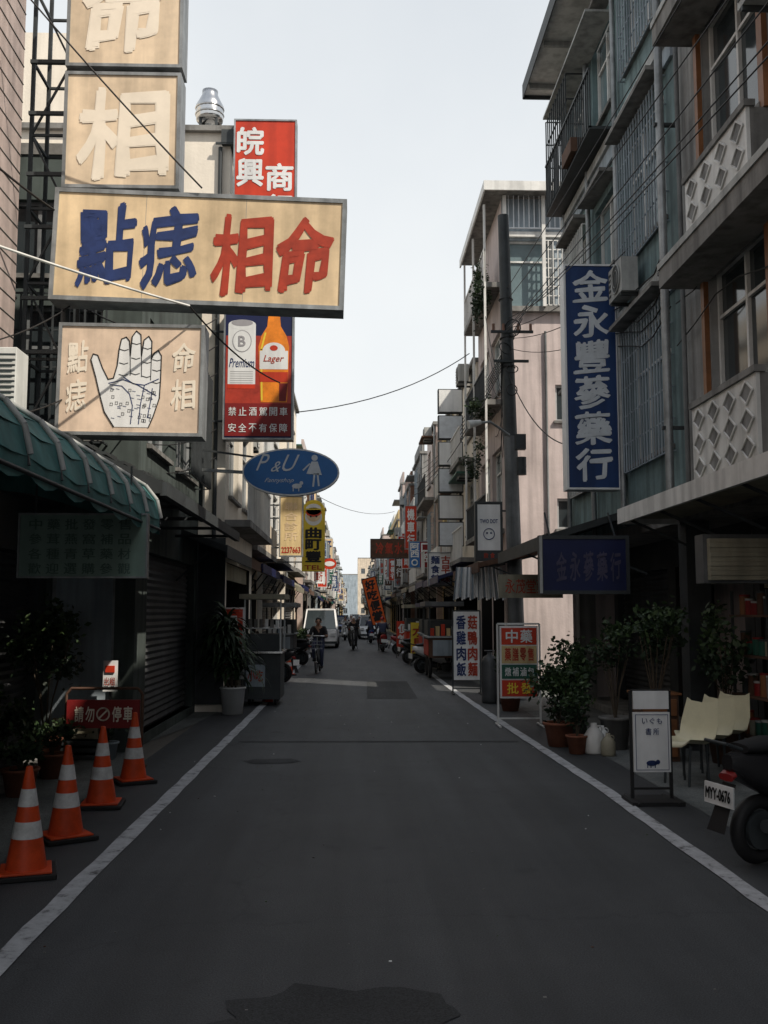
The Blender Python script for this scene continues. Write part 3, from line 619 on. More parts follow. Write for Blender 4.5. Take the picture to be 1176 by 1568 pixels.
lightbox('tan_shop_sign',-1.93,-1.30,3.15,4.75,26,.2,yelw,steel,arms=-2.5,draw=lambda b,y:(b.row('聯合診所',-1.78,-1.45,3.55,4.6,y,tan,.02,.2,True),b.txt('2237663',-1.86,-1.37,3.25,3.4,y,redl,.03)))
def dyel(b,y):
    b.ell(-1.11,4.38,.24,.24,y,white); b.ell(-1.11,4.42,.2,.17,y-.003,tan); b.ell(-1.11,4.52,.22,.13,y-.005,redp)
    for x in(-1.19,-1.03): b.ell(x,4.4,.03,.03,y-.006,black)
    b.row('曲町豐',-1.32,-.9,3.1,4.1,y,black,.04,.12,True); b.txt('TEL',-1.35,-.87,2.9,3.02,y,redl,.02)
lightbox('yellow_cartoon_sign',-1.43,-.79,2.85,4.62,28,.2,yel,yel,arms=-2.5,draw=dyel)
b=B(); b.cyl((-1.11,28.0,4.55),(-1.11,28.2,4.55),.32,yel,n=24); b.ell(-1.11,4.6,.22,.16,27.985,white); b.obj('yellow_sign_topper')
b=B(); cx,cz,y=-.93,3.65,40; b.loft([ring(.27,.22,y),ring(.27,.22,y+.12)],redp); b.add(ring(.2,.1,y-.01),[list(range(40))],white); b.beam((-1.2,y+.06,cz),(-2.5,y+.06,cz),.04,dsteel); b.obj('red_oval_sign')

# ---- left ground props
def cone(x,y,rot):
    b=B(); b.M=Matrix.Translation((x,y,.004))@Matrix.Rotation(rot,4,'Z')
    b.box(-.19,.19,-.19,.19,0,.03,black); b.box(-.16,.16,-.16,.16,.031,.045,orange)
    R=lambda z:.138-.112*z/.66
    for z0,z1,m in((.045,.24,orange),(.24,.345,band),(.345,.44,orange),(.44,.55,band),(.55,.66,orange)):
        e=.002 if m is band else 0; b.lathe((0,0,.0),[(R(z0)+e,z0),(R(z1)+e,z1)],m,22)
    b.lathe((0,0,0),[(R(.66),.66),(R(.66)*.8,.69),(.0,.695)],orange,22); b.obj('traffic_cone',.004)
cone(-2.12,6.75,.3);cone(-2.16,7.79,.6);cone(-2.21,9.06,.1);cone(-2.20,10.31,.5);cone(-1.75,27.5,.3);cone(-1.95,25.8,.3)
b=B(); b.box(-3.08,-2.30,11.0,11.04,.46,.76,dred)
b.row('請勿',-3.0,-2.77,.53,.69,10.99,cream,.02,.2); b.row('停車',-2.60,-2.36,.53,.69,10.99,cream,.02,.2)
b.torus((-2.685,10.985,.61),.065,.009,(0,1,0),cream,n=24,k=5); b.line([(-2.73,.565),(-2.64,.655)],10.985,.018,cream)
b.tube([(-3.1,11.05,.01),(-3.1,11.05,.82),(-3.05,11.05,.88),(-2.33,11.05,.88),(-2.28,11.05,.82),(-2.28,11.05,.01)],.016,rust,8)
for x in(-3.1,-2.28): b.tube([(x,10.8,.02),(x,11.3,.02)],.016,rust,8)
b.obj('no_parking_sign',.004)
def pot(b,x,y,r,h,m): b.lathe((x,y,.004),[(0,0),(r*.7,0),(r*.95,h*.9),(r*1.05,h*.9),(r*1.05,h),(r*.92,h),(r*.9,h*.88)],m,18); b.cyl((x,y,h*.86),(x,y,h*.89),r*.9,soil,n=14)
def plant(name,x,y,r,h,pm,rad,top,n,size,stems=5):
    b=B(); pot(b,x,y,r,h,pm)
    for k in range(stems):
        t=rnd.uniform(0,6.28); q=rnd.uniform(.2,.8)
        b.tube([(x,y,h*.8),(x+.3*rad[0]*q*math.cos(t),y+.3*rad[1]*q*math.sin(t),h+(top-h)*.4),(x+rad[0]*q*math.cos(t),y+rad[1]*q*math.sin(t),top)],.008,bark,4)
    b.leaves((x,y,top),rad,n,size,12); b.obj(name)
b=B(); b.lathe((-2.02,17.1,.004),[(0,0),(.17,0),(.21,.42),(.225,.42),(.225,.45),(.2,.45)],white,20); b.cyl((-2.02,17.1,.40),(-2.02,17.1,.42),.2,soil)
for dx,dz in((0,1.15),(-.16,.85),(.14,.75),(-.05,1.4),(-.2,1.2)): b.tube([(-2.02+dx*.3,17.1,.4),(-2.08+dx,17.0,dz)],.02,bark,6); b.straps((-2.08+dx,17.0,dz),85,.62,.07)
b.obj('potted_dracaena')
plant('potted_shrub',-3.45,11.5,.2,.3,terra,(.4,.4,.45),1.35,1600,.08); plant('potted_flower',-3.1,10.6,.16,.25,terra,(.25,.25,.18),.48,500,.07); plant('potted_shrub',-3.5,10.3,.18,.28,conc,(.3,.3,.3),.7,800,.07)
plant('potted_fern',-3.1,9.6,.17,.25,terra,(.25,.25,.2),.45,500,.07); plant('potted_fern',-2.85,11.9,.13,.2,bluew,(.18,.18,.2),.42,300,.06); plant('potted_shrub',-3.4,8.9,.18,.3,terra,(.3,.3,.35),.85,700,.07)
b=B(); b.box(-3.02,-2.85,12.3,12.33,.75,1.12,white); b.box(-2.99,-2.88,12.28,12.297,.98,1.06,redp); b.beam((-2.94,12.34,0),(-2.94,12.34,.75),.02,dsteel)
b.txt('出租',-3.0,-2.87,.82,.92,12.29,redl,.01); b.obj('notice_board')
b=B(); b.box(-2.58,-1.88,17.5,17.54,.55,1.79,white); b.box(-2.55,-1.91,17.48,17.497,1.0,1.76,redp); b.txt('火鍋',-2.48,-2.0,1.35,1.65,17.47,white,.03); b.ell(-2.2,1.18,.22,.12,17.465,dred); b.ell(-2.2,1.2,.16,.07,17.46,white)
for k in range(4): b.box(-2.5,-1.98,17.485,17.495,.62+k*.09,.64+k*.09,redl)
for x in(-2.55,-1.92): b.beam((x,17.6,0),(x,17.55,.6),.03,dsteel)
b.obj('menu_banner')
b=B(); b.box(-2.0,-1.32,18.5,19.6,.12,.95,dsteel); b.box(-2.04,-1.28,18.46,19.64,.952,.99,chrome)
for x in(-2.0,-1.34):
    for y in(18.5,19.56): b.box(x,x+.03,y,y+.03,.99,1.95,alum)
b.box(-2.08,-1.24,18.4,19.7,1.95,2.04,shutc); b.box(-1.98,-1.34,18.52,19.55,1.4,1.42,alum); b.box(-1.97,-1.35,18.54,19.5,1.0,1.3,dsteel)
b.box(-1.95,-1.6,18.492,18.498,.35,.75,bluew); b.row('小吃',-1.92,-1.63,.45,.65,18.485,redl,.02)
for x in(-1.9,-1.42):
    for y in(18.7,19.4): b.torus((x,y,.09),.06,.025,(1,0,0),black,n=14,k=6)
for k in range(6): b.cyl((-1.9+k*.1,18.7,1.42),(-1.9+k*.1,18.7,1.58),.035,rnd.choice([white,redp,conc]),n=8)
b.obj('food_cart',.006)
def crates(name,x,y,n):
    b=B(); z=.004
    for k in range(n):
        m=rnd.choice([bluew,redp,green,conc,shutc,conc,dsteel]); w=.24;d=.18;h=.24;dx=rnd.uniform(-.03,.03)
        for s in(-1,1):
            for q in range(3):
                b.box(x+dx-w,x+dx+w,y+s*d-.01,y+s*d+.01,z+.01+q*.08,z+.06+q*.08,m); b.box(x+dx+s*w-.01,x+dx+s*w+.01,y-d+.011,y+d-.011,z+.01+q*.08,z+.06+q*.08,m)
            for t in(-1,1): b.box(x+dx+s*w-.02,x+dx+s*w+.02,y+t*d-.02,y+t*d+.02,z,z+h,m)
        b.box(x+dx-w,x+dx+w,y-d,y+d,z,z+.012,m); z+=h+.002
    b.obj(name)
crates('plastic_crates',-1.75,20.2,2); crates('plastic_crates',-2.15,21.2,4); crates('plastic_crates',-1.95,23.5,3); crates('plastic_crates',-3.3,8.3,2)
crates('plastic_crates',-3.2,12.0,2)
b=B(); b.lathe((-1.62,19.4,.004),[(0,0),(.10,0),(.13,.22),(.135,.22)],redp,16); b.lathe((-1.55,20.8,.004),[(0,0),(.10,0),(.13,.26),(.135,.26)],whitep,16); b.obj('buckets')
def gas(x,y,m): b=B(); b.lathe((x,y,.004),[(0,.0),(.15,.0),(.16,.05),(.16,.75),(.12,.86),(.05,.9),(.05,.95)],m,18); b.torus((x,y,.98),.09,.012,(0,0,1),m,n=16,k=5); b.obj('gas_cylinder')
gas(-2.3,22.4,shut); gas(2.85,18.9,shut); gas(2.6,19.0,shut)

# ---- right ground props
def stand(name,x0,x1,z0,z1,y,panels,mfr):
    b=B()
    for x in(x0,x1): b.beam((x,y+.02,0.02),(x,y+.02,z1),.028,mfr); b.tube([(x,y-.22,.02),(x,y+.26,.02)],.018,mfr,6)
    b.beam((x0,y+.02,z1),(x1,y+.02,z1),.028,mfr); b.beam((x0,y+.02,.12),(x1,y+.02,.12),.02,mfr)
    panels(b); return b.obj(name)
def p1(b):
    y=15.08; b.box(2.22,2.80,y,y+.05,.42,1.50,white)
    for z0,z1,m in((1.22,1.47,redp),(.94,1.20,yelw),(.71,.92,green),(.45,.69,redp)): b.box(2.245,2.775,y-.012,y-.002,z0,z1,m)
    b.row('中藥',2.29,2.73,1.25,1.44,y-.02,white,.02,.2); b.row('藥膳零售',2.28,2.74,.98,1.17,y-.02,redl,.02,.2); b.row('燉補滷包',2.28,2.74,.75,.88,y-.02,white,.015,.2); b.row('批發',2.3,2.72,.49,.65,y-.02,yel,.02,.2)
stand('medicine_shop_stand_sign',2.19,2.83,.07,1.53,15.1,p1,whitep)
def p2(b):
    y=20.98; b.box(2.12,2.66,y,y+.05,.3,1.72,white); b.row('香雞肉飯',2.18,2.37,.36,1.66,y-.01,navy,.03,.15,True); b.row('菇鴨肉麵',2.42,2.61,.36,1.66,y-.01,redl,.03,.15,True)
stand('noodle_shop_stand_sign',2.10,2.68,.1,1.74,21,p2,dsteel)
def p3(b):
    y=9.08; b.box(2.545,2.87,y,y+.05,.83,.99,white); b.box(2.54,2.875,y,y+.05,.27,.80,white)
    b.row('いぐも',2.61,2.81,.70,.75,y-.01,navy,.01,.3); b.row('書所',2.64,2.78,.60,.66,y-.01,navy,.01,.25)
    b.ell(2.70,.35,.05,.025,y-.008,navy); b.ell(2.755,.36,.02,.02,y-.008,navy)
    for x in(2.66,2.69,2.73): b.line([(x,.35),(x,.31)],y-.008,.008,navy)
    b.line([(2.56,.29),(2.855,.29),(2.855,.78),(2.56,.78),(2.56,.29)],y-.008,.005,navy)
    b.box(2.47,2.94,8.9,9.28,.0,.035,black)
stand('cafe_stand_sign',2.53,2.885,.04,.99,9.1,p3,black)
lightbox('hanging_lightbox_sign',2.47,3.03,2.74,3.94,20,.16,dsteel,dsteel,arms=3.3,draw=lambda b,y:(b.box(2.52,2.98,y-.004,y-.001,2.95,3.88,white),b.txt('TWO DOT',2.57,2.93,3.5,3.58,y-.01,navy,.02),b.torus((2.75,y-.012,3.28),.11,.008,(0,1,0),navy,n=20,k=4),b.ell(2.71,3.3,.02,.02,y-.01,navy),b.ell(2.79,3.3,.02,.02,y-.01,navy),b.row('飲食',2.62,2.88,2.79,2.9,y-.01,redl,.02,.3)))
b=B()
for k in range(3):
    b.M=Matrix.Translation((3.34+k*.33,10.05+k*.42,0))@Matrix.Rotation(math.radians(122),4,'Z')
    pr=[(-.22,.40),(-.20,.44),(-.1,.43),(.1,.41),(.17,.43),(.21,.55),(.27,.80)]
    Wd=[.18,.22,.23,.23,.22,.23,.19]; rows=[]
    for (yy,zz),w in zip(pr,Wd): rows.append([(-w,-yy*1.0,zz+.03),(-w*.7,-yy,zz),(0,-yy,zz-.012),(w*.7,-yy,zz),(w,-yy,zz+.03)])
    vs=[p for r in rows for p in r]; vs2=[(p[0],p[1],p[2]-.012) for p in vs]
    fs=[(i*5+j,i*5+j+1,(i+1)*5+j+1,(i+1)*5+j) for i in range(6) for j in range(4)]
    b.add(vs,fs,seatc,True); b.add(vs2,fs,seatc,True)
    for sx in(-.15,.15):
        for sy in(-.15,.15): b.tube([(sx,sy,0),(sx,sy*.8,.40)],.014,dsteel)
b.M=Matrix(); b.tube([(3.25,9.9,.37),(4.1,11.05,.37)],.02,dsteel); b.obj('plastic_seat_bench')
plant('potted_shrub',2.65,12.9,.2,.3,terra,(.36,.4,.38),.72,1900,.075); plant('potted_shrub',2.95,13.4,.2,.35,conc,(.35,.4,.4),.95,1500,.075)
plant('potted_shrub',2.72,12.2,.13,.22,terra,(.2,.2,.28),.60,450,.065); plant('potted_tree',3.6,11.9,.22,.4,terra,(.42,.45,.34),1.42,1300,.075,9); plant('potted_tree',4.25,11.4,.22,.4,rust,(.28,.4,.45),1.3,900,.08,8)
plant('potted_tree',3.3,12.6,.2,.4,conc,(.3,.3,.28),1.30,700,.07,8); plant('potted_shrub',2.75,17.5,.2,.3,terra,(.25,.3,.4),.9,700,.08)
def jug(x,y,s,m): b=B(); b.lathe((x,y,.004),[(0,0),(.10*s,0),(.11*s,.02),(.11*s,.2*s),(.06*s,.27*s),(.035*s,.29*s),(.035*s,.33*s),(0,.33*s)],m,16); b.torus((x+.05*s,y-.02,.27*s),.035*s,.008*s,(0,1,0),m,n=12,k=5); b.obj('plastic_jug')
jug(2.93,12.2,1.1,whitep); jug(3.1,12.5,.9,whitep); jug(3.05,12.0,.8,shutc)
b=B(); b.box(3.3,3.75,11.5,11.9,.0,.75,rust); b.box(3.27,3.78,11.47,11.93,.752,.78,wood)
for k in range(3): b.box(3.33,3.72,11.47,11.497,.06+k*.23,.25+k*.23,wood); b.cyl((3.52,11.46,.16+k*.23),(3.52,11.44,.16+k*.23),.012,chrome)
b.obj('wooden_cabinet',.006)
def vcart(x,y,roof,side):
    b=B(); b.box(x,x+.8,y,y+1.7,.55,1.05,side); b.box(x-.05,x+.85,y-.05,y+1.8,1.052,1.1,steel)
    for xx in(x,x+.76):
        for yy in(y,y+1.65): b.box(xx,xx+.04,yy,yy+.04,1.1,1.85,dsteel)
    b.box(x-.1,x+.9,y-.1,y+1.9,1.86,1.98,roof); b.box(x,x+.8,y+.4,y+1.6,1.1,1.5,dsteel); b.box(x-.02,x-.003,y+.1,y+1.6,.6,1.0,redp)
    for yy in(y+.35,y+1.35):
        for xx in(x+.05,x+.75): b.torus((xx,yy,.3),.24,.045,(1,0,0),black); b.cyl((xx-.03,yy,.3),(xx+.03,yy,.3),.08,chrome)
    for k in range(5): b.box(x+.05+k*.14,x+.15+k*.14,y+.15,y+.3,1.102,1.3+.05*(k%3),rnd.choice([white,redp,yelw,bluew]))
    b.box(x+.1,x+.7,y-.03,y-.003,.6,1.0,bluew); b.obj('street_vendor_cart',.006)
vcart(1.95,25.6,shut,rust); vcart(2.05,29.2,dblue,bluew); vcart(1.9,35,shutc,redp); vcart(-2.5,29.0,steel,shut)
for k,(x,y,m,t) in enumerate([(2.15,32.2,yel,'水果'),(1.95,38,redp,'便當')]):
    b=B(); b.M=Matrix.Translation((x,y,0))
    for q in(-.28,.28): b.beam((q,0.03,0),(q,0.03,1.4),.03,dsteel); b.tube([(q,-.2,.02),(q,.25,.02)],.018,dsteel)
    b.box(-.28,.28,-.02,.02,.4,1.38,m); b.row(t,-.22,.22,.5,1.3,-.03,redl if m is yel else white,.03,.15,True)
    b.obj('pavement_stand_sign')
lightbox('red_shop_sign',.79,2.95,4.14,5.03,45,.2,rust,dsteel,arms=3.1,draw=lambda b,y:b.row('冷氣水電',1.0,2.7,4.35,4.85,y,redl,.03,.2))
def dbw(b,y): b.box(2.28,2.7,y-.002,y-.0005,3.5,4.55,bluel); b.box(2.7,3.12,y-.002,y-.0005,3.5,4.55,dred); b.row('阿西',2.32,2.66,3.9,4.5,y-.008,white,.03,.1,True); b.row('口腔',2.76,3.06,3.7,4.5,y-.008,white,.03,.1,True); b.torus((2.49,y-.01,3.7),.11,.03,(0,1,0),white,n=18,k=5)
lightbox('blue_red_clinic_sign',2.25,3.15,3.48,4.58,40,.2,white,steel,arms=3.3,draw=dbw)
lightbox('orange_banner_sign',.62,1.30,1.15,3.3,45,.12,mat('orange_print',(.78,.13,.02),.6,.2),black,tilt=-14,draw=lambda b,y:b.row('好吃便當',.75,1.18,1.3,3.2,y,black,.05,.12,True))
b=B(); b.beam((1.2,45.1,.0),(1.0,45.1,1.3),.05,black); b.obj('banner_post')
b=B()
for k in range(6):
    z=3.7+k*.82; b.box(2.60,3.36,30,30.25,z,z+.74,dsteel); b.box(2.63,3.33,29.98,29.998,z+.03,z+.71,white if k%2 else bl)
b.beam((3.30,30.3,3.2),(3.30,30.3,8.8),.07,dsteel); b.obj('stacked_blank_sign_boxes')
lightbox('white_shop_sign',2.3,3.05,2.5,3.55,30.5,.2,white,steel,arms=3.3,draw=lambda b,y:(b.row('麵食館',2.4,2.66,2.6,3.45,y,navy,.03,.15,True),b.row('古早味',2.72,2.98,2.6,3.45,y,redl,.03,.15,True)))

# ------------------------------------------------------------------ vehicles
def ringy(y,cz,w,h,n=12,e=2.6,cx=0):
    out=[]
    for i in range(n):
        t=2*math.pi*i/n; c=math.cos(t);s=math.sin(t)
        out.append((cx+w*math.copysign(abs(c)**(2/e),c),y,cz+h*math.copysign(abs(s)**(2/e),s)))
    return out
def scooter(x,y,ang,paint,name='parked_scooter',plate=None,z=.004):
    b=B(); b.M=Matrix.Translation((x,y,z))@Matrix.Rotation(ang,4,'Z')@Matrix.Rotation(math.radians(3),4,'Y')
    for yy in(-.60,.62): b.torus((0,yy,.235),.185,.05,(1,0,0),black,n=26); b.cyl((-.05,yy,.235),(.05,yy,.235),.13,dsteel,n=16); b.torus((0,yy,.235),.13,.012,(1,0,0),steel,k=5)
    b.loft([ringy(-.88,.70,.05,.05),ringy(-.75,.66,.13,.11),ringy(-.5,.60,.16,.17),ringy(-.2,.52,.16,.2),ringy(.0,.42,.14,.16),ringy(.1,.30,.13,.06)],paint)
    b.loft([ringy(-.78,.79,.09,.03),ringy(-.5,.80,.15,.05),ringy(-.15,.77,.14,.055),ringy(.08,.74,.09,.04)],black)
    b.box(-.15,.15,.0,.42,.24,.30,black)
    b.loft([ringy(.36,.30,.17,.05),ringy(.42,.45,.21,.06),ringy(.46,.65,.20,.06),ringy(.44,.85,.15,.05),ringy(.42,.97,.10,.05)],paint)
    b.loft([ringy(.36,1.0,.14,.04),ringy(.46,1.02,.15,.06),ringy(.54,1.0,.09,.05)],paint); b.cyl((0,.53,.98),(0,.57,.97),.075,white,n=14)
    b.loft([ringy(.42,.36,.08,.04),ringy(.6,.47,.085,.03),ringy(.8,.38,.07,.03)],paint)
    b.tube([(-.06,.50,.75),(-.06,.62,.235)],.022,steel,6); b.tube([(.06,.50,.75),(.06,.62,.235)],.022,steel,6)
    b.tube([(-.33,.30,1.02),(-.15,.38,1.03),(.15,.38,1.03),(.33,.30,1.02)],.013,dsteel,6)
    for s in(-1,1):
        b.cyl((s*.21,.36,1.03),(s*.34,.30,1.02),.018,black); b.tube([(s*.2,.38,1.03),(s*.28,.42,1.17)],.007,dsteel)
        b.cyl((s*.29,.43,1.2),(s*.29,.445,1.2),.055,black,n=12); b.cyl((s*.29,.425,1.2),(s*.29,.429,1.2),.047,chrome,n=12)
    b.tube([(.14,-.2,.2),(.16,-.7,.3)],.045,dsteel,8); b.box(-.16,-.05,-.62,-.1,.15,.32,dsteel)
    b.loft([ringy(-.86,.62,.07,.025,8),ringy(-.89,.60,.07,.025,8)],dred); b.quad([(-.06,-.86,.56),(.06,-.86,.56),(.08,-.98,.25),(-.08,-.98,.25)],black)
    b.box(-.13,.13,-.955,-.945,.42,.56,white)
    if plate: b.txt(plate,-.11,.11,.455,.53,-.962,black,.03)
    b.tube([(-.1,-.85,.80),(-.1,-.98,.84),(.1,-.98,.84),(.1,-.85,.80)],.012,dsteel,6); b.tube([(-.12,.0,.24),(-.2,-.05,.01)],.012,dsteel)
    return b.obj(name)
pb=mat('black_gloss',(.02,.02,.022),.25,.1,spec=.5); pr=mat('red_gloss',(.30,.02,.02),.25,.1,spec=.5); pw=mat('white_gloss',(.80,.80,.80),.3,.1,spec=.5); pbl=mat('blue_gloss',(.03,.07,.25),.3,.1,spec=.5); ps=mat('silver_gloss',(.35,.36,.37),.3,.1,metal=.4)
scooter(3.30,7.12,math.radians(-66),pb,'parked_scooter','MYY-0676')
scooter(2.5,28.4,math.radians(-70),pw); scooter(2.45,33.6,math.radians(-75),pb); scooter(2.4,41,math.radians(-75),pr); scooter(-2.2,24.9,math.radians(60),pb); scooter(-2.15,33,math.radians(60),pb)
def car(name,x,y,paint,van=False,face=1,W=.82):
    b=B(); b.M=Matrix.Translation((x,y,.004))@Matrix.Rotation(0 if face>0 else math.pi,4,'Z')
    L=2.1; zb=.95 if van else .88; zt=1.85 if van else 1.42
    lo=[(-L,.35,.8,.30),(-L+.1,.25,.94,.62 if not van else .85),(-1.3,.22,1,.82 if not van else .95),(0,.2,1,zb),(1.3,.22,1,zb+.02),(L-.1,.25,.94,zb-.02),(L,.35,.85,.6)]
    rings=[]
    for yy,z0,w,z1 in lo:
        w*=W; rings.append([(-w,yy,z0),(-w*1.02,yy,(z0+z1)/2),(-w*.95,yy,z1),(w*.95,yy,z1),(w*1.02,yy,(z0+z1)/2),(w,yy,z0)])
    b.loft(rings,paint,False)
    ys=(-1.75,-1.25,1.9,2.02) if van else (-1.0,-.35,.9,1.55)
    wb=W*.93;wt=W*.78
    bot=[(-wb,ys[0],zb-.08),(wb,ys[0],zb-.08),(wb,ys[3],zb-.03),(-wb,ys[3],zb-.03)]; top=[(-wt,ys[1],zt),(wt,ys[1],zt),(wt,ys[2],zt),(-wt,ys[2],zt)]
    b.add(bot+top,[(4,5,6,7)],paint); b.add(bot+top,[(0,1,5,4),(1,2,6,5),(2,3,7,6),(3,0,4,7)],glass)
    e=[Vector(p) for p in bot+top]
    for i in range(4): b.beam(e[i],e[i+4],.06,paint)
    b.beam(e[4],e[5],.08,paint)
    for q in(.4,.7):
        for s,t in((1,2),(0,3)): b.beam(e[s].lerp(e[t],q),e[s+4].lerp(e[t+4],q),.05,paint)
    for yy in(-1.3,1.3):
        for s in(-1,1): b.torus((s*W*.93,yy,.30),.21,.09,(1,0,0),black); b.cyl((s*W*.93-.06,yy,.30),(s*W*.93+.07*s,yy,.30),.17,chrome,n=14)
    for s in(-1,1):
        b.box(s*W*.72-.13,s*W*.72+.13,-L-.02,-L+.1,.58,.72,white); b.box(s*W*.75-.1,s*W*.75+.1,L-.1,L+.02,.6,.75,redp); b.box(s*(W+.09)-.08,s*(W+.09)+.08,ys[0]+.15,ys[0]+.25,zb-.05,zb+.1,black)
    b.box(-.35,.35,-L-.03,-L+.05,.5,.66,black); b.box(-.2,.2,-L-.05,-L-.032,.34,.46,white); b.box(-W*.95,W*.95,-L-.06,-L+.1,.22,.33,dsteel); b.box(-.2,.2,L+.001,L+.02,.5,.62,white)
    b.obj(name)
car('white_van',-1.55,50,pw,True,W=.85); car('parked_car',-1.15,74,pbl); car('parked_car',1.3,84,pw); car('parked_car',1.6,120,ps); car('parked_car',-1.1,98,pb); car('parked_car',.3,140,ps); car('parked_car',1.2,66,ps)

# ------------------------------------------------------------------ people (one skinned body each)
def person(name,M,J,E,parts,helmet=None):
    names=list(J); me=bpy.data.meshes.new(name)
    me.from_pydata([J[k][0] for k in names],[(names.index(a),names.index(c)) for a,c,_ in E],[])
    o=bpy.data.objects.new(name,me); sc.collection.objects.link(o)
    md=o.modifiers.new('skin','SKIN'); sv=me.skin_vertices[0].data
    for i,k in enumerate(names): sv[i].radius=(J[k][1],J[k][1]*J[k][2] if len(J[k])>2 else J[k][1]); sv[i].use_root=(k=='pelvis')
    ss=o.modifiers.new('sub','SUBSURF'); ss.levels=1; ss.render_levels=1
    dg=bpy.context.evaluated_depsgraph_get(); m2=bpy.data.meshes.new_from_object(o.evaluated_get(dg)); bpy.data.objects.remove(o)
    ms=[skin,hair]+[parts[k] for k in('top','leg','shoe')]; lab={'skin':0,'top':2,'leg':3,'shoe':4}
    m2.materials.clear()
    for m in ms: m2.materials.append(m)
    segs=[(Vector(J[a][0]),Vector(J[c][0]),lab[l]) for a,c,l in E]
    for p in m2.polygons:
        c=p.center; best=9
        for a,q,l in segs:
            d=q-a; t=max(0,min(1,(c-a).dot(d)/d.length_squared)); dist=(c-(a+d*t)).length
            if dist<best: best=dist; p.material_index=l
        p.use_smooth=True
    h=Vector(J['head'][0])
    o=bpy.data.objects.new(name,m2); o.matrix_world=M; sc.collection.objects.link(o)
    b=B(); n=14; fwd=h+V(0,.02,.02)
    hm=[]
    for k in range(9):
        a=-math.pi/2+math.pi*k/8; r=.082*math.cos(a)*(1 if a>0 else .88); hm.append([(fwd.x+r*.92*math.cos(t*2*math.pi/n),fwd.y+r*1.12*math.sin(t*2*math.pi/n),fwd.z+.118*math.sin(a)) for t in range(n)])
    b.loft(hm,skin)
    b.cyl(fwd+V(0,.085,.01),fwd+V(0,.11,-.02),.008,skin,.016,n=6)
    for s in(-1,1): b.cyl(fwd+V(s*.032,.082,.012),fwd+V(s*.032,.09,.012),.011,hair,n=8); b.cyl(fwd+V(s*.075,0,0),fwd+V(s*.09,-.005,0),.025,skin,n=8)
    b.cyl(fwd+V(-.022,.084,-.055),fwd+V(.022,.084,-.055),.007,redl,n=6)
    hm=[]; mm=helmet or hair; R=.105 if helmet else .092
    for k in range(6):
        a=-.15+(math.pi/2+.15)*k/5; r=R*math.cos(a)+.0005; hm.append([(fwd.x+r*math.cos(t*2*math.pi/n),fwd.y-.018+r*1.1*math.sin(t*2*math.pi/n)*(1 if math.sin(t*2*math.pi/n)<0 or a>.35 else .8),fwd.z+.03+R*1.12*math.sin(a)) for t in range(n)])
    b.loft(hm,mm)
    for s in(('hl',-1),('hr',1)):
        c=Vector(J[s[0]][0])
        for f in range(4): b.tube([c+V(-.03+.02*f,.0,.02),c+V(-.03+.02*f,.045-.004*abs(f-1.5),.015),c+V(-.03+.02*f,.05,-.018)],.0085,skin,5)
        b.tube([c+V(-s[1]*.035,-.01,.0),c+V(-s[1]*.045,.03,-.015)],.010,skin,5)
    for i,v in enumerate(b.v): b.v[i]=M@v
    c=b.obj('head_and_fingers'); c.parent=o; c.matrix_parent_inverse=M.inverted(); return o
def rider(name,M,bike=False,top=cloth1,leg=cloth2,helmet=None):
    kr=((.12,.2,.74),(.11,.08,.38),(.11,.2,.33)) if bike else ((.15,.24,.66),(.13,.22,.33),(.13,.36,.29))
    kl=((-.12,.16,.58),(-.11,.0,.17),(-.11,.13,.13)) if bike else ((-.15,.24,.66),(-.13,.22,.33),(-.13,.36,.29))
    J={'pelvis':((0,-.2,.86),.14,.9),'waist':((0,-.17,1.0),.125,.8),'chest':((0,-.11,1.17),.155,.75),'neckb':((0,-.07,1.30),.06),'head':((0,-.04,1.41),.06),
     'sl':((-.17,-.1,1.25),.07),'sr':((.17,-.1,1.25),.07),'el':((-.25,.05,1.02),.048),'er':((.25,.05,1.02),.048),'wl':((-.26,.25,1.03),.032),'wr':((.26,.25,1.03),.032),'hl':((-.26,.31,1.05),.036,.6),'hr':((.26,.31,1.05),.036,.6),
     'pl':((-.1,-.16,.83),.10),'pr':((.1,-.16,.83),.10),'kl':(kl[0],.062),'kr':(kr[0],.062),'al':(kl[1],.04),'ar':(kr[1],.04),'tl':(kl[2],.04,.7),'tr':(kr[2],.04,.7)}
    E=[('pelvis','waist','top'),('waist','chest','top'),('chest','neckb','skin'),('neckb','head','skin'),('chest','sl','top'),('chest','sr','top'),('sl','el','top'),('sr','er','top'),('el','wl','skin'),('er','wr','skin'),('wl','hl','skin'),('wr','hr','skin'),
     ('pelvis','pl','leg'),('pelvis','pr','leg'),('pl','kl','leg'),('pr','kr','leg'),('kl','al','leg'),('kr','ar','leg'),('al','tl','shoe'),('ar','tr','shoe')]
    return person(name,M,J,E,{'top':top,'leg':leg,'shoe':black},helmet)
def TM(x,y,a): return Matrix.Translation((x,y,.004))@Matrix.Rotation(math.radians(a),4,'Z')
M=TM(-.98,28.7,176); rider('cyclist',M,True,cloth2,cloth1,None)
b=B(); b.M=M
for yy in(-.52,.52):
    b.torus((0,yy,.31),.29,.02,(1,0,0),black,n=32,k=6); b.cyl((-.04,yy,.31),(.04,yy,.31),.025,chrome)
    for k in range(12):
        t=k*math.pi/6; b.cyl((0,yy,.31),(0,yy+.28*math.cos(t),.31+.28*math.sin(t)),.003,chrome,n=3)
    b.tube([(0,yy+.33*math.cos(t),.31+.33*math.sin(t)) for t in(.4,.9,1.4,1.9,2.4)],.018,dsteel)
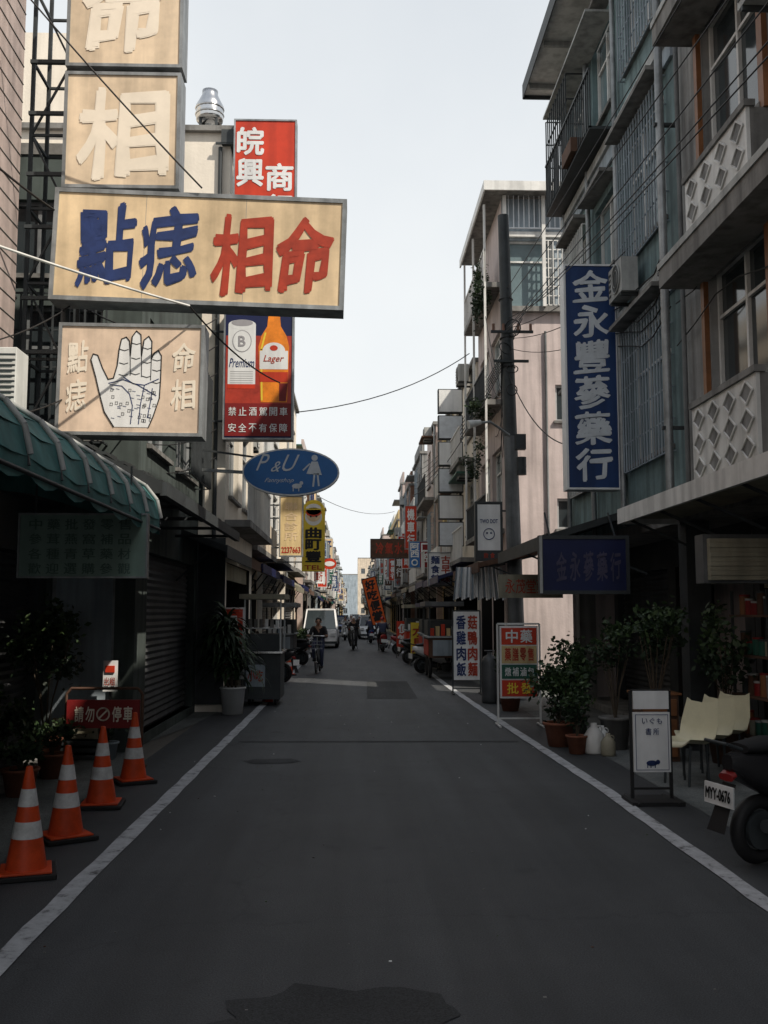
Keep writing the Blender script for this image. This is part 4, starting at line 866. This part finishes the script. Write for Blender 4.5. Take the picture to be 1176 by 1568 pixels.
for p,q in(((0,-.15,.3),(0,-.25,.75)),((0,-.15,.3),(0,.33,.62)),((0,-.22,.6),(0,.33,.68)),((0,-.15,.3),(0,-.52,.31)),((0,-.22,.6),(0,-.52,.31)),((0,.32,.72),(0,.52,.31)),((0,.33,.6),(0,.27,1.0))): b.tube([p,q],.018,steel,6)
b.tube([(-.27,.28,1.03),(-.1,.3,1.04),(.1,.3,1.04),(.27,.28,1.03)],.014,chrome,6)
b.loft([ringy(-.42,.77,.09,.03,8),ringy(-.25,.78,.08,.03,8),ringy(-.08,.77,.025,.02,8)],black)
for k in range(6): b.tube([(-.15+.06*k,.42,.68),(-.15+.06*k,.68,.68),(-.17+.068*k,.70,.90)],.005,steel,3)
for z in(.7,.8,.9): b.tube([(-.16,.42,z),(-.16,.70,z),(.16,.70,z),(.16,.42,z),(-.16,.42,z)],.007,steel,4)
b.cyl((-.06,-.15,.3),(.06,-.15,.3),.07,dsteel); b.beam((.07,-.15,.3),(.08,.1,.35),.02,steel); b.beam((-.07,-.15,.3),(-.08,-.02,.14),.02,steel); b.obj('bicycle')
for x,y,a,p,t,h in((.05,46,178,pb,cloth2,pw),(1.3,44,2,pr,cloth1,pr),(-.45,62,178,pw,cloth3,pb),(.5,70,2,pb,cloth2,pw),(-.1,80,178,pr,cloth3,pw),(1.0,56,2,pbl,cloth1,pb)):
    scooter(x,y,math.radians(a),p,'scooter'); rider('scooter_rider',TM(x,y,a)@Matrix.Scale(.97,4),False,t,cloth2,h)

# ------------------------------------------------------------------ row of further buildings
wm=[creamw,sunw,tilew,greyw,bluew,whitep,yelw,conc,brownw]
def rowhouse(side,xf,y0,y1,H,mw,far=False,low=False):
    b=B(); W=y1-y0; fr=slabframe(side,xf,y0,0); ops=[]
    nf=max(1,round((H-3.1)/3.1)); fh=(H-3.1)/nf; nb=max(1,int(W/2.3)); bw=W/nb; nb2=max(1,int(W/3.4))
    for k in range(nb2): ops.append((.25+k*W/nb2,(k+1)*W/nb2-.25,.1,2.6,rnd.choice(['shop','shop','shutter'])))
    for f in range(nf):
        for k in range(nb): ops.append((k*bw+bw*.2,(k+1)*bw-bw*.2,3.1+f*fh+.9,3.1+f*fh+2.4))
    wallp(b,fr,W,H,ops,mw,rnd.choice([alum,whitep,dsteel]),rnd.choice([glass,glassb,glassb]))
    f0=(V(side*xf,y0,0),V(side,0,0),Z_,-Y_)
    wallp(b,f0,8,H,[(1.5,2.4,H-2.4,H-1.2),(1.5,2.4,H-5.4,H-4.2)] if H>8 else [],mw)
    b.quad([(side*xf,y1,0),(side*xf,y1,H),(side*(xf+8),y1,H),(side*(xf+8),y1,0)],mw)
    xa,xb=sorted((side*(xf-.12),side*(xf+8))); b.box(xa,xb,y0-.05,y1-.05,H,H+.12,conc)
    if rnd.random()<.66 and not low: xa,xb=sorted((side*xf,side*(xf+.12))); b.box(xa,xb,y0,y1-.1,H+.121,H+.8,mw)
    for f in range(nf):
        z=3.1+f*fh
        if rnd.random()<.65:
            pj=rnd.uniform(.3,.6); b.ob(fr,.1,W-.1,z,z+.12,.002,pj,conc)
            if rnd.random()<.5: b.ob(fr,.1,W-.1,z+.122,z+.85,pj-.1,pj,rnd.choice([mw,whitep,bluew]))
            else: rail(b,fr,.1,W-.1,z+.12,.85,pj-.05,rnd.choice([dsteel,whitep,whitep]),.2 if far else .15)
        for k in range(nb):
            r=rnd.random()
            if r<.3 and not far: grille(b,fr,k*bw+bw*.17,(k+1)*bw-bw*.17,z+.8,z+2.5,.2,rnd.choice([bluew,whitep]),.16)
            elif r<.6: acunit(b,fr,k*bw+bw*.25,z+.25 if r<.45 else z+2.45,.75,.5)
            if rnd.random()<.4: b.ob(fr,k*bw+bw*.1,(k+1)*bw-bw*.1,z+2.5,z+2.55,.002,.55,rnd.choice([green,steel,rust]))
    if rnd.random()<.5 and not low: xs=side*(xf+rnd.uniform(1,3)); tank(b,xs,y0+W*.5,H+.12)
    if rnd.random()<.5 and not low:
        xa,xb=sorted((side*(xf+1.2),side*(xf+7))); b.box(xa,xb,y0+.5,y1-.5,H+.121,H+2.2,rnd.choice([steel,whitep,bluew,green]))
    b.tube([(side*(xf-.06),y0+.15,2.9),(side*(xf-.06),y0+.15,H)],.04,steel)
    b.obj('row_house')
def mk(side,y,yend):
    k=0
    while y<yend:
        w=rnd.uniform(4.2,6.5) if y<80 else rnd.uniform(7,11); H=rnd.choice([8.6,9.2,9.6,10.2,9.6,6.6]) if y>50 else rnd.choice([9.0,9.4,9.8])
        xf=(2.45 if side<0 else 3.15)+rnd.uniform(-.15,.3)
        if side>0 and y<34: H=8.7; xf=3.45
        low=side>0 and (38.5<y<44.5 or 66<y<74)  # lowered, bare-roofed houses shaped to let sun onto the road and van
        if low: H=6.3
        rowhouse(side,xf,y,y+w-.02,H,wm[(k*5+(1 if side>0 else 0))%len(wm)] if y<60 else rnd.choice(wm[:7]),y>60,low)
        if rnd.random()<.85: canopy('shop_canopy',side,(2.05 if side<0 else 2.45)-rnd.uniform(0,.15),xf,y+.2,y+w-.4,rnd.uniform(2.55,2.85),3.0,rnd.choice([dcan,rust,green,steel,dblue,shutc]))
        if y>32 and rnd.random()<.8:
            for q in range(rnd.choice([1,2,2])):
                ww=rnd.uniform(.5,.9); hh=rnd.uniform(.7,2.4); z0=rnd.uniform(3.1,5.2); yy=y+rnd.uniform(.5,w-.6)
                x1=xf-rnd.uniform(.15,.4); x0=x1-ww; m=rnd.choice([redp,white,yelw,bluew,white,green,bluep,tan,rust]); lt=white if m in(redp,green,bluep,rust) else rnd.choice([redl,navy])
                a,c=(x0,x1) if side>0 else (-x1,-x0); t=rnd.choice(['旅社茶行','五金行','眼鏡','牙科','機車行','麵館','藥局','服飾','電器行'])
                lightbox('shop_sign',a,c,z0,z0+hh,yy,.18,m,rnd.choice([steel,white]),arms=side*(xf+.1),fw=.03,draw=lambda b,y_,a=a,c=c,z0=z0,hh=hh,t=t,lt=lt,v=hh>1.0:b.row(t,a+.12,c-.12,z0+.12,z0+hh-.12,y_,lt,.03,.15,v))
        y+=w;k+=1
mk(-1,22.3,250); mk(1,27.3,255)
b=B()
for i,(x0,x1,h,m) in enumerate([(-22,-6,17,whitep),(-6,1.5,13,bluew),(1.5,9,18,creamw),(9,22,14,whitep)]):
    ops=[(1+k*2.2,2.2+k*2.2,1.5+f*3,3+f*3) for k in range(int((x1-x0-1)/2.2)) for f in range(int(h/3)-1)]
    wallp(b,(V(x0,300+i,0),X_,Z_,-Y_),x1-x0,h,ops,m); b.box(x0,x1,300.01+i,315,h,h+.3,conc)
    b.quad([(x1,300+i,0),(x1,315,0),(x1,315,h),(x1,300+i,h)],m); b.quad([(x0,300+i,0),(x0,315,0),(x0,315,h),(x0,300+i,h)],m)
b.obj('distant_apartment_blocks')
for k in range(10):
    side=rnd.choice((-1,1)); y=rnd.uniform(24,48); crates('plastic_crates',side*(2.3 if side<0 else 2.85),y,rnd.choice((2,3,4)))
for k in range(8):
    side=rnd.choice((-1,1)); y=rnd.uniform(22,46); plant('potted_shrub',side*(2.15 if side<0 else 2.7),y,.16,.28,rnd.choice([terra,conc,whitep]),(.25,.25,.3),.7,260,.1)

# ------------------------------------------------------------------ sky, sun
el=math.radians(48); az=math.radians(50)
w=bpy.data.worlds.new('World'); sc.world=w; w.use_nodes=True; nt=w.node_tree;N=nt.nodes;L=nt.links
bg=N['Background']; sky=N.new('ShaderNodeTexSky'); sky.sky_type='NISHITA'; sky.sun_disc=False; sky.sun_elevation=el; sky.sun_rotation=math.pi-az; sky.dust_density=1.5; sky.air_density=1.3
tc=N.new('ShaderNodeTexCoord'); sx=N.new('ShaderNodeSeparateXYZ'); L.new(tc.outputs['Generated'],sx.inputs[0])
mr=N.new('ShaderNodeMapRange'); mr.inputs['From Min'].default_value=0.15; mr.inputs['From Max'].default_value=.85; mr.inputs['To Min'].default_value=1.1; mr.inputs['To Max'].default_value=.5; L.new(sx.outputs['Z'],mr.inputs['Value'])
nz=N.new('ShaderNodeTexNoise'); nz.inputs['Scale'].default_value=2.2; nz.inputs['Detail'].default_value=5; L.new(tc.outputs['Generated'],nz.inputs['Vector'])
ad=N.new('ShaderNodeMath'); ad.operation='MULTIPLY_ADD'; ad.inputs[1].default_value=.5; ad.inputs[2].default_value=-.25; L.new(nz.outputs['Fac'],ad.inputs[0])
a2=N.new('ShaderNodeMath'); a2.operation='ADD'; a2.use_clamp=True; L.new(mr.outputs[0],a2.inputs[0]); L.new(ad.outputs[0],a2.inputs[1])
mx=N.new('ShaderNodeMix'); mx.data_type='RGBA'; L.new(a2.outputs[0],mx.inputs['Factor']); L.new(sky.outputs[0],mx.inputs[6]); mx.inputs[7].default_value=(7.7,7.95,8.05,1)
L.new(mx.outputs[2],bg.inputs['Color']); bg.inputs['Strength'].default_value=.12
ld=bpy.data.lights.new('sun','SUN'); ld.energy=5.0; ld.angle=math.radians(.6); ld.color=(1,.91,.78)
lo=bpy.data.objects.new('sun',ld); d=V(math.sin(az)*math.cos(el),-math.cos(az)*math.cos(el),math.sin(el)); lo.rotation_euler=(-d).to_track_quat('-Z','Y').to_euler(); lo.location=d*40; sc.collection.objects.link(lo)
sc.view_settings.view_transform='Standard'; sc.view_settings.look='None'; sc.view_settings.exposure=0
# ------------------------------------------------------------------ camera
cd=bpy.data.cameras.new('camera'); cd.sensor_fit='VERTICAL'; cd.sensor_height=36; cd.lens=35; cd.clip_end=3000; cd.clip_start=.1
co=bpy.data.objects.new('camera',cd); co.location=(0,0,1.7); co.rotation_euler=(math.radians(90+5.77),0,-math.radians(1.795)); sc.collection.objects.link(co); sc.camera=co
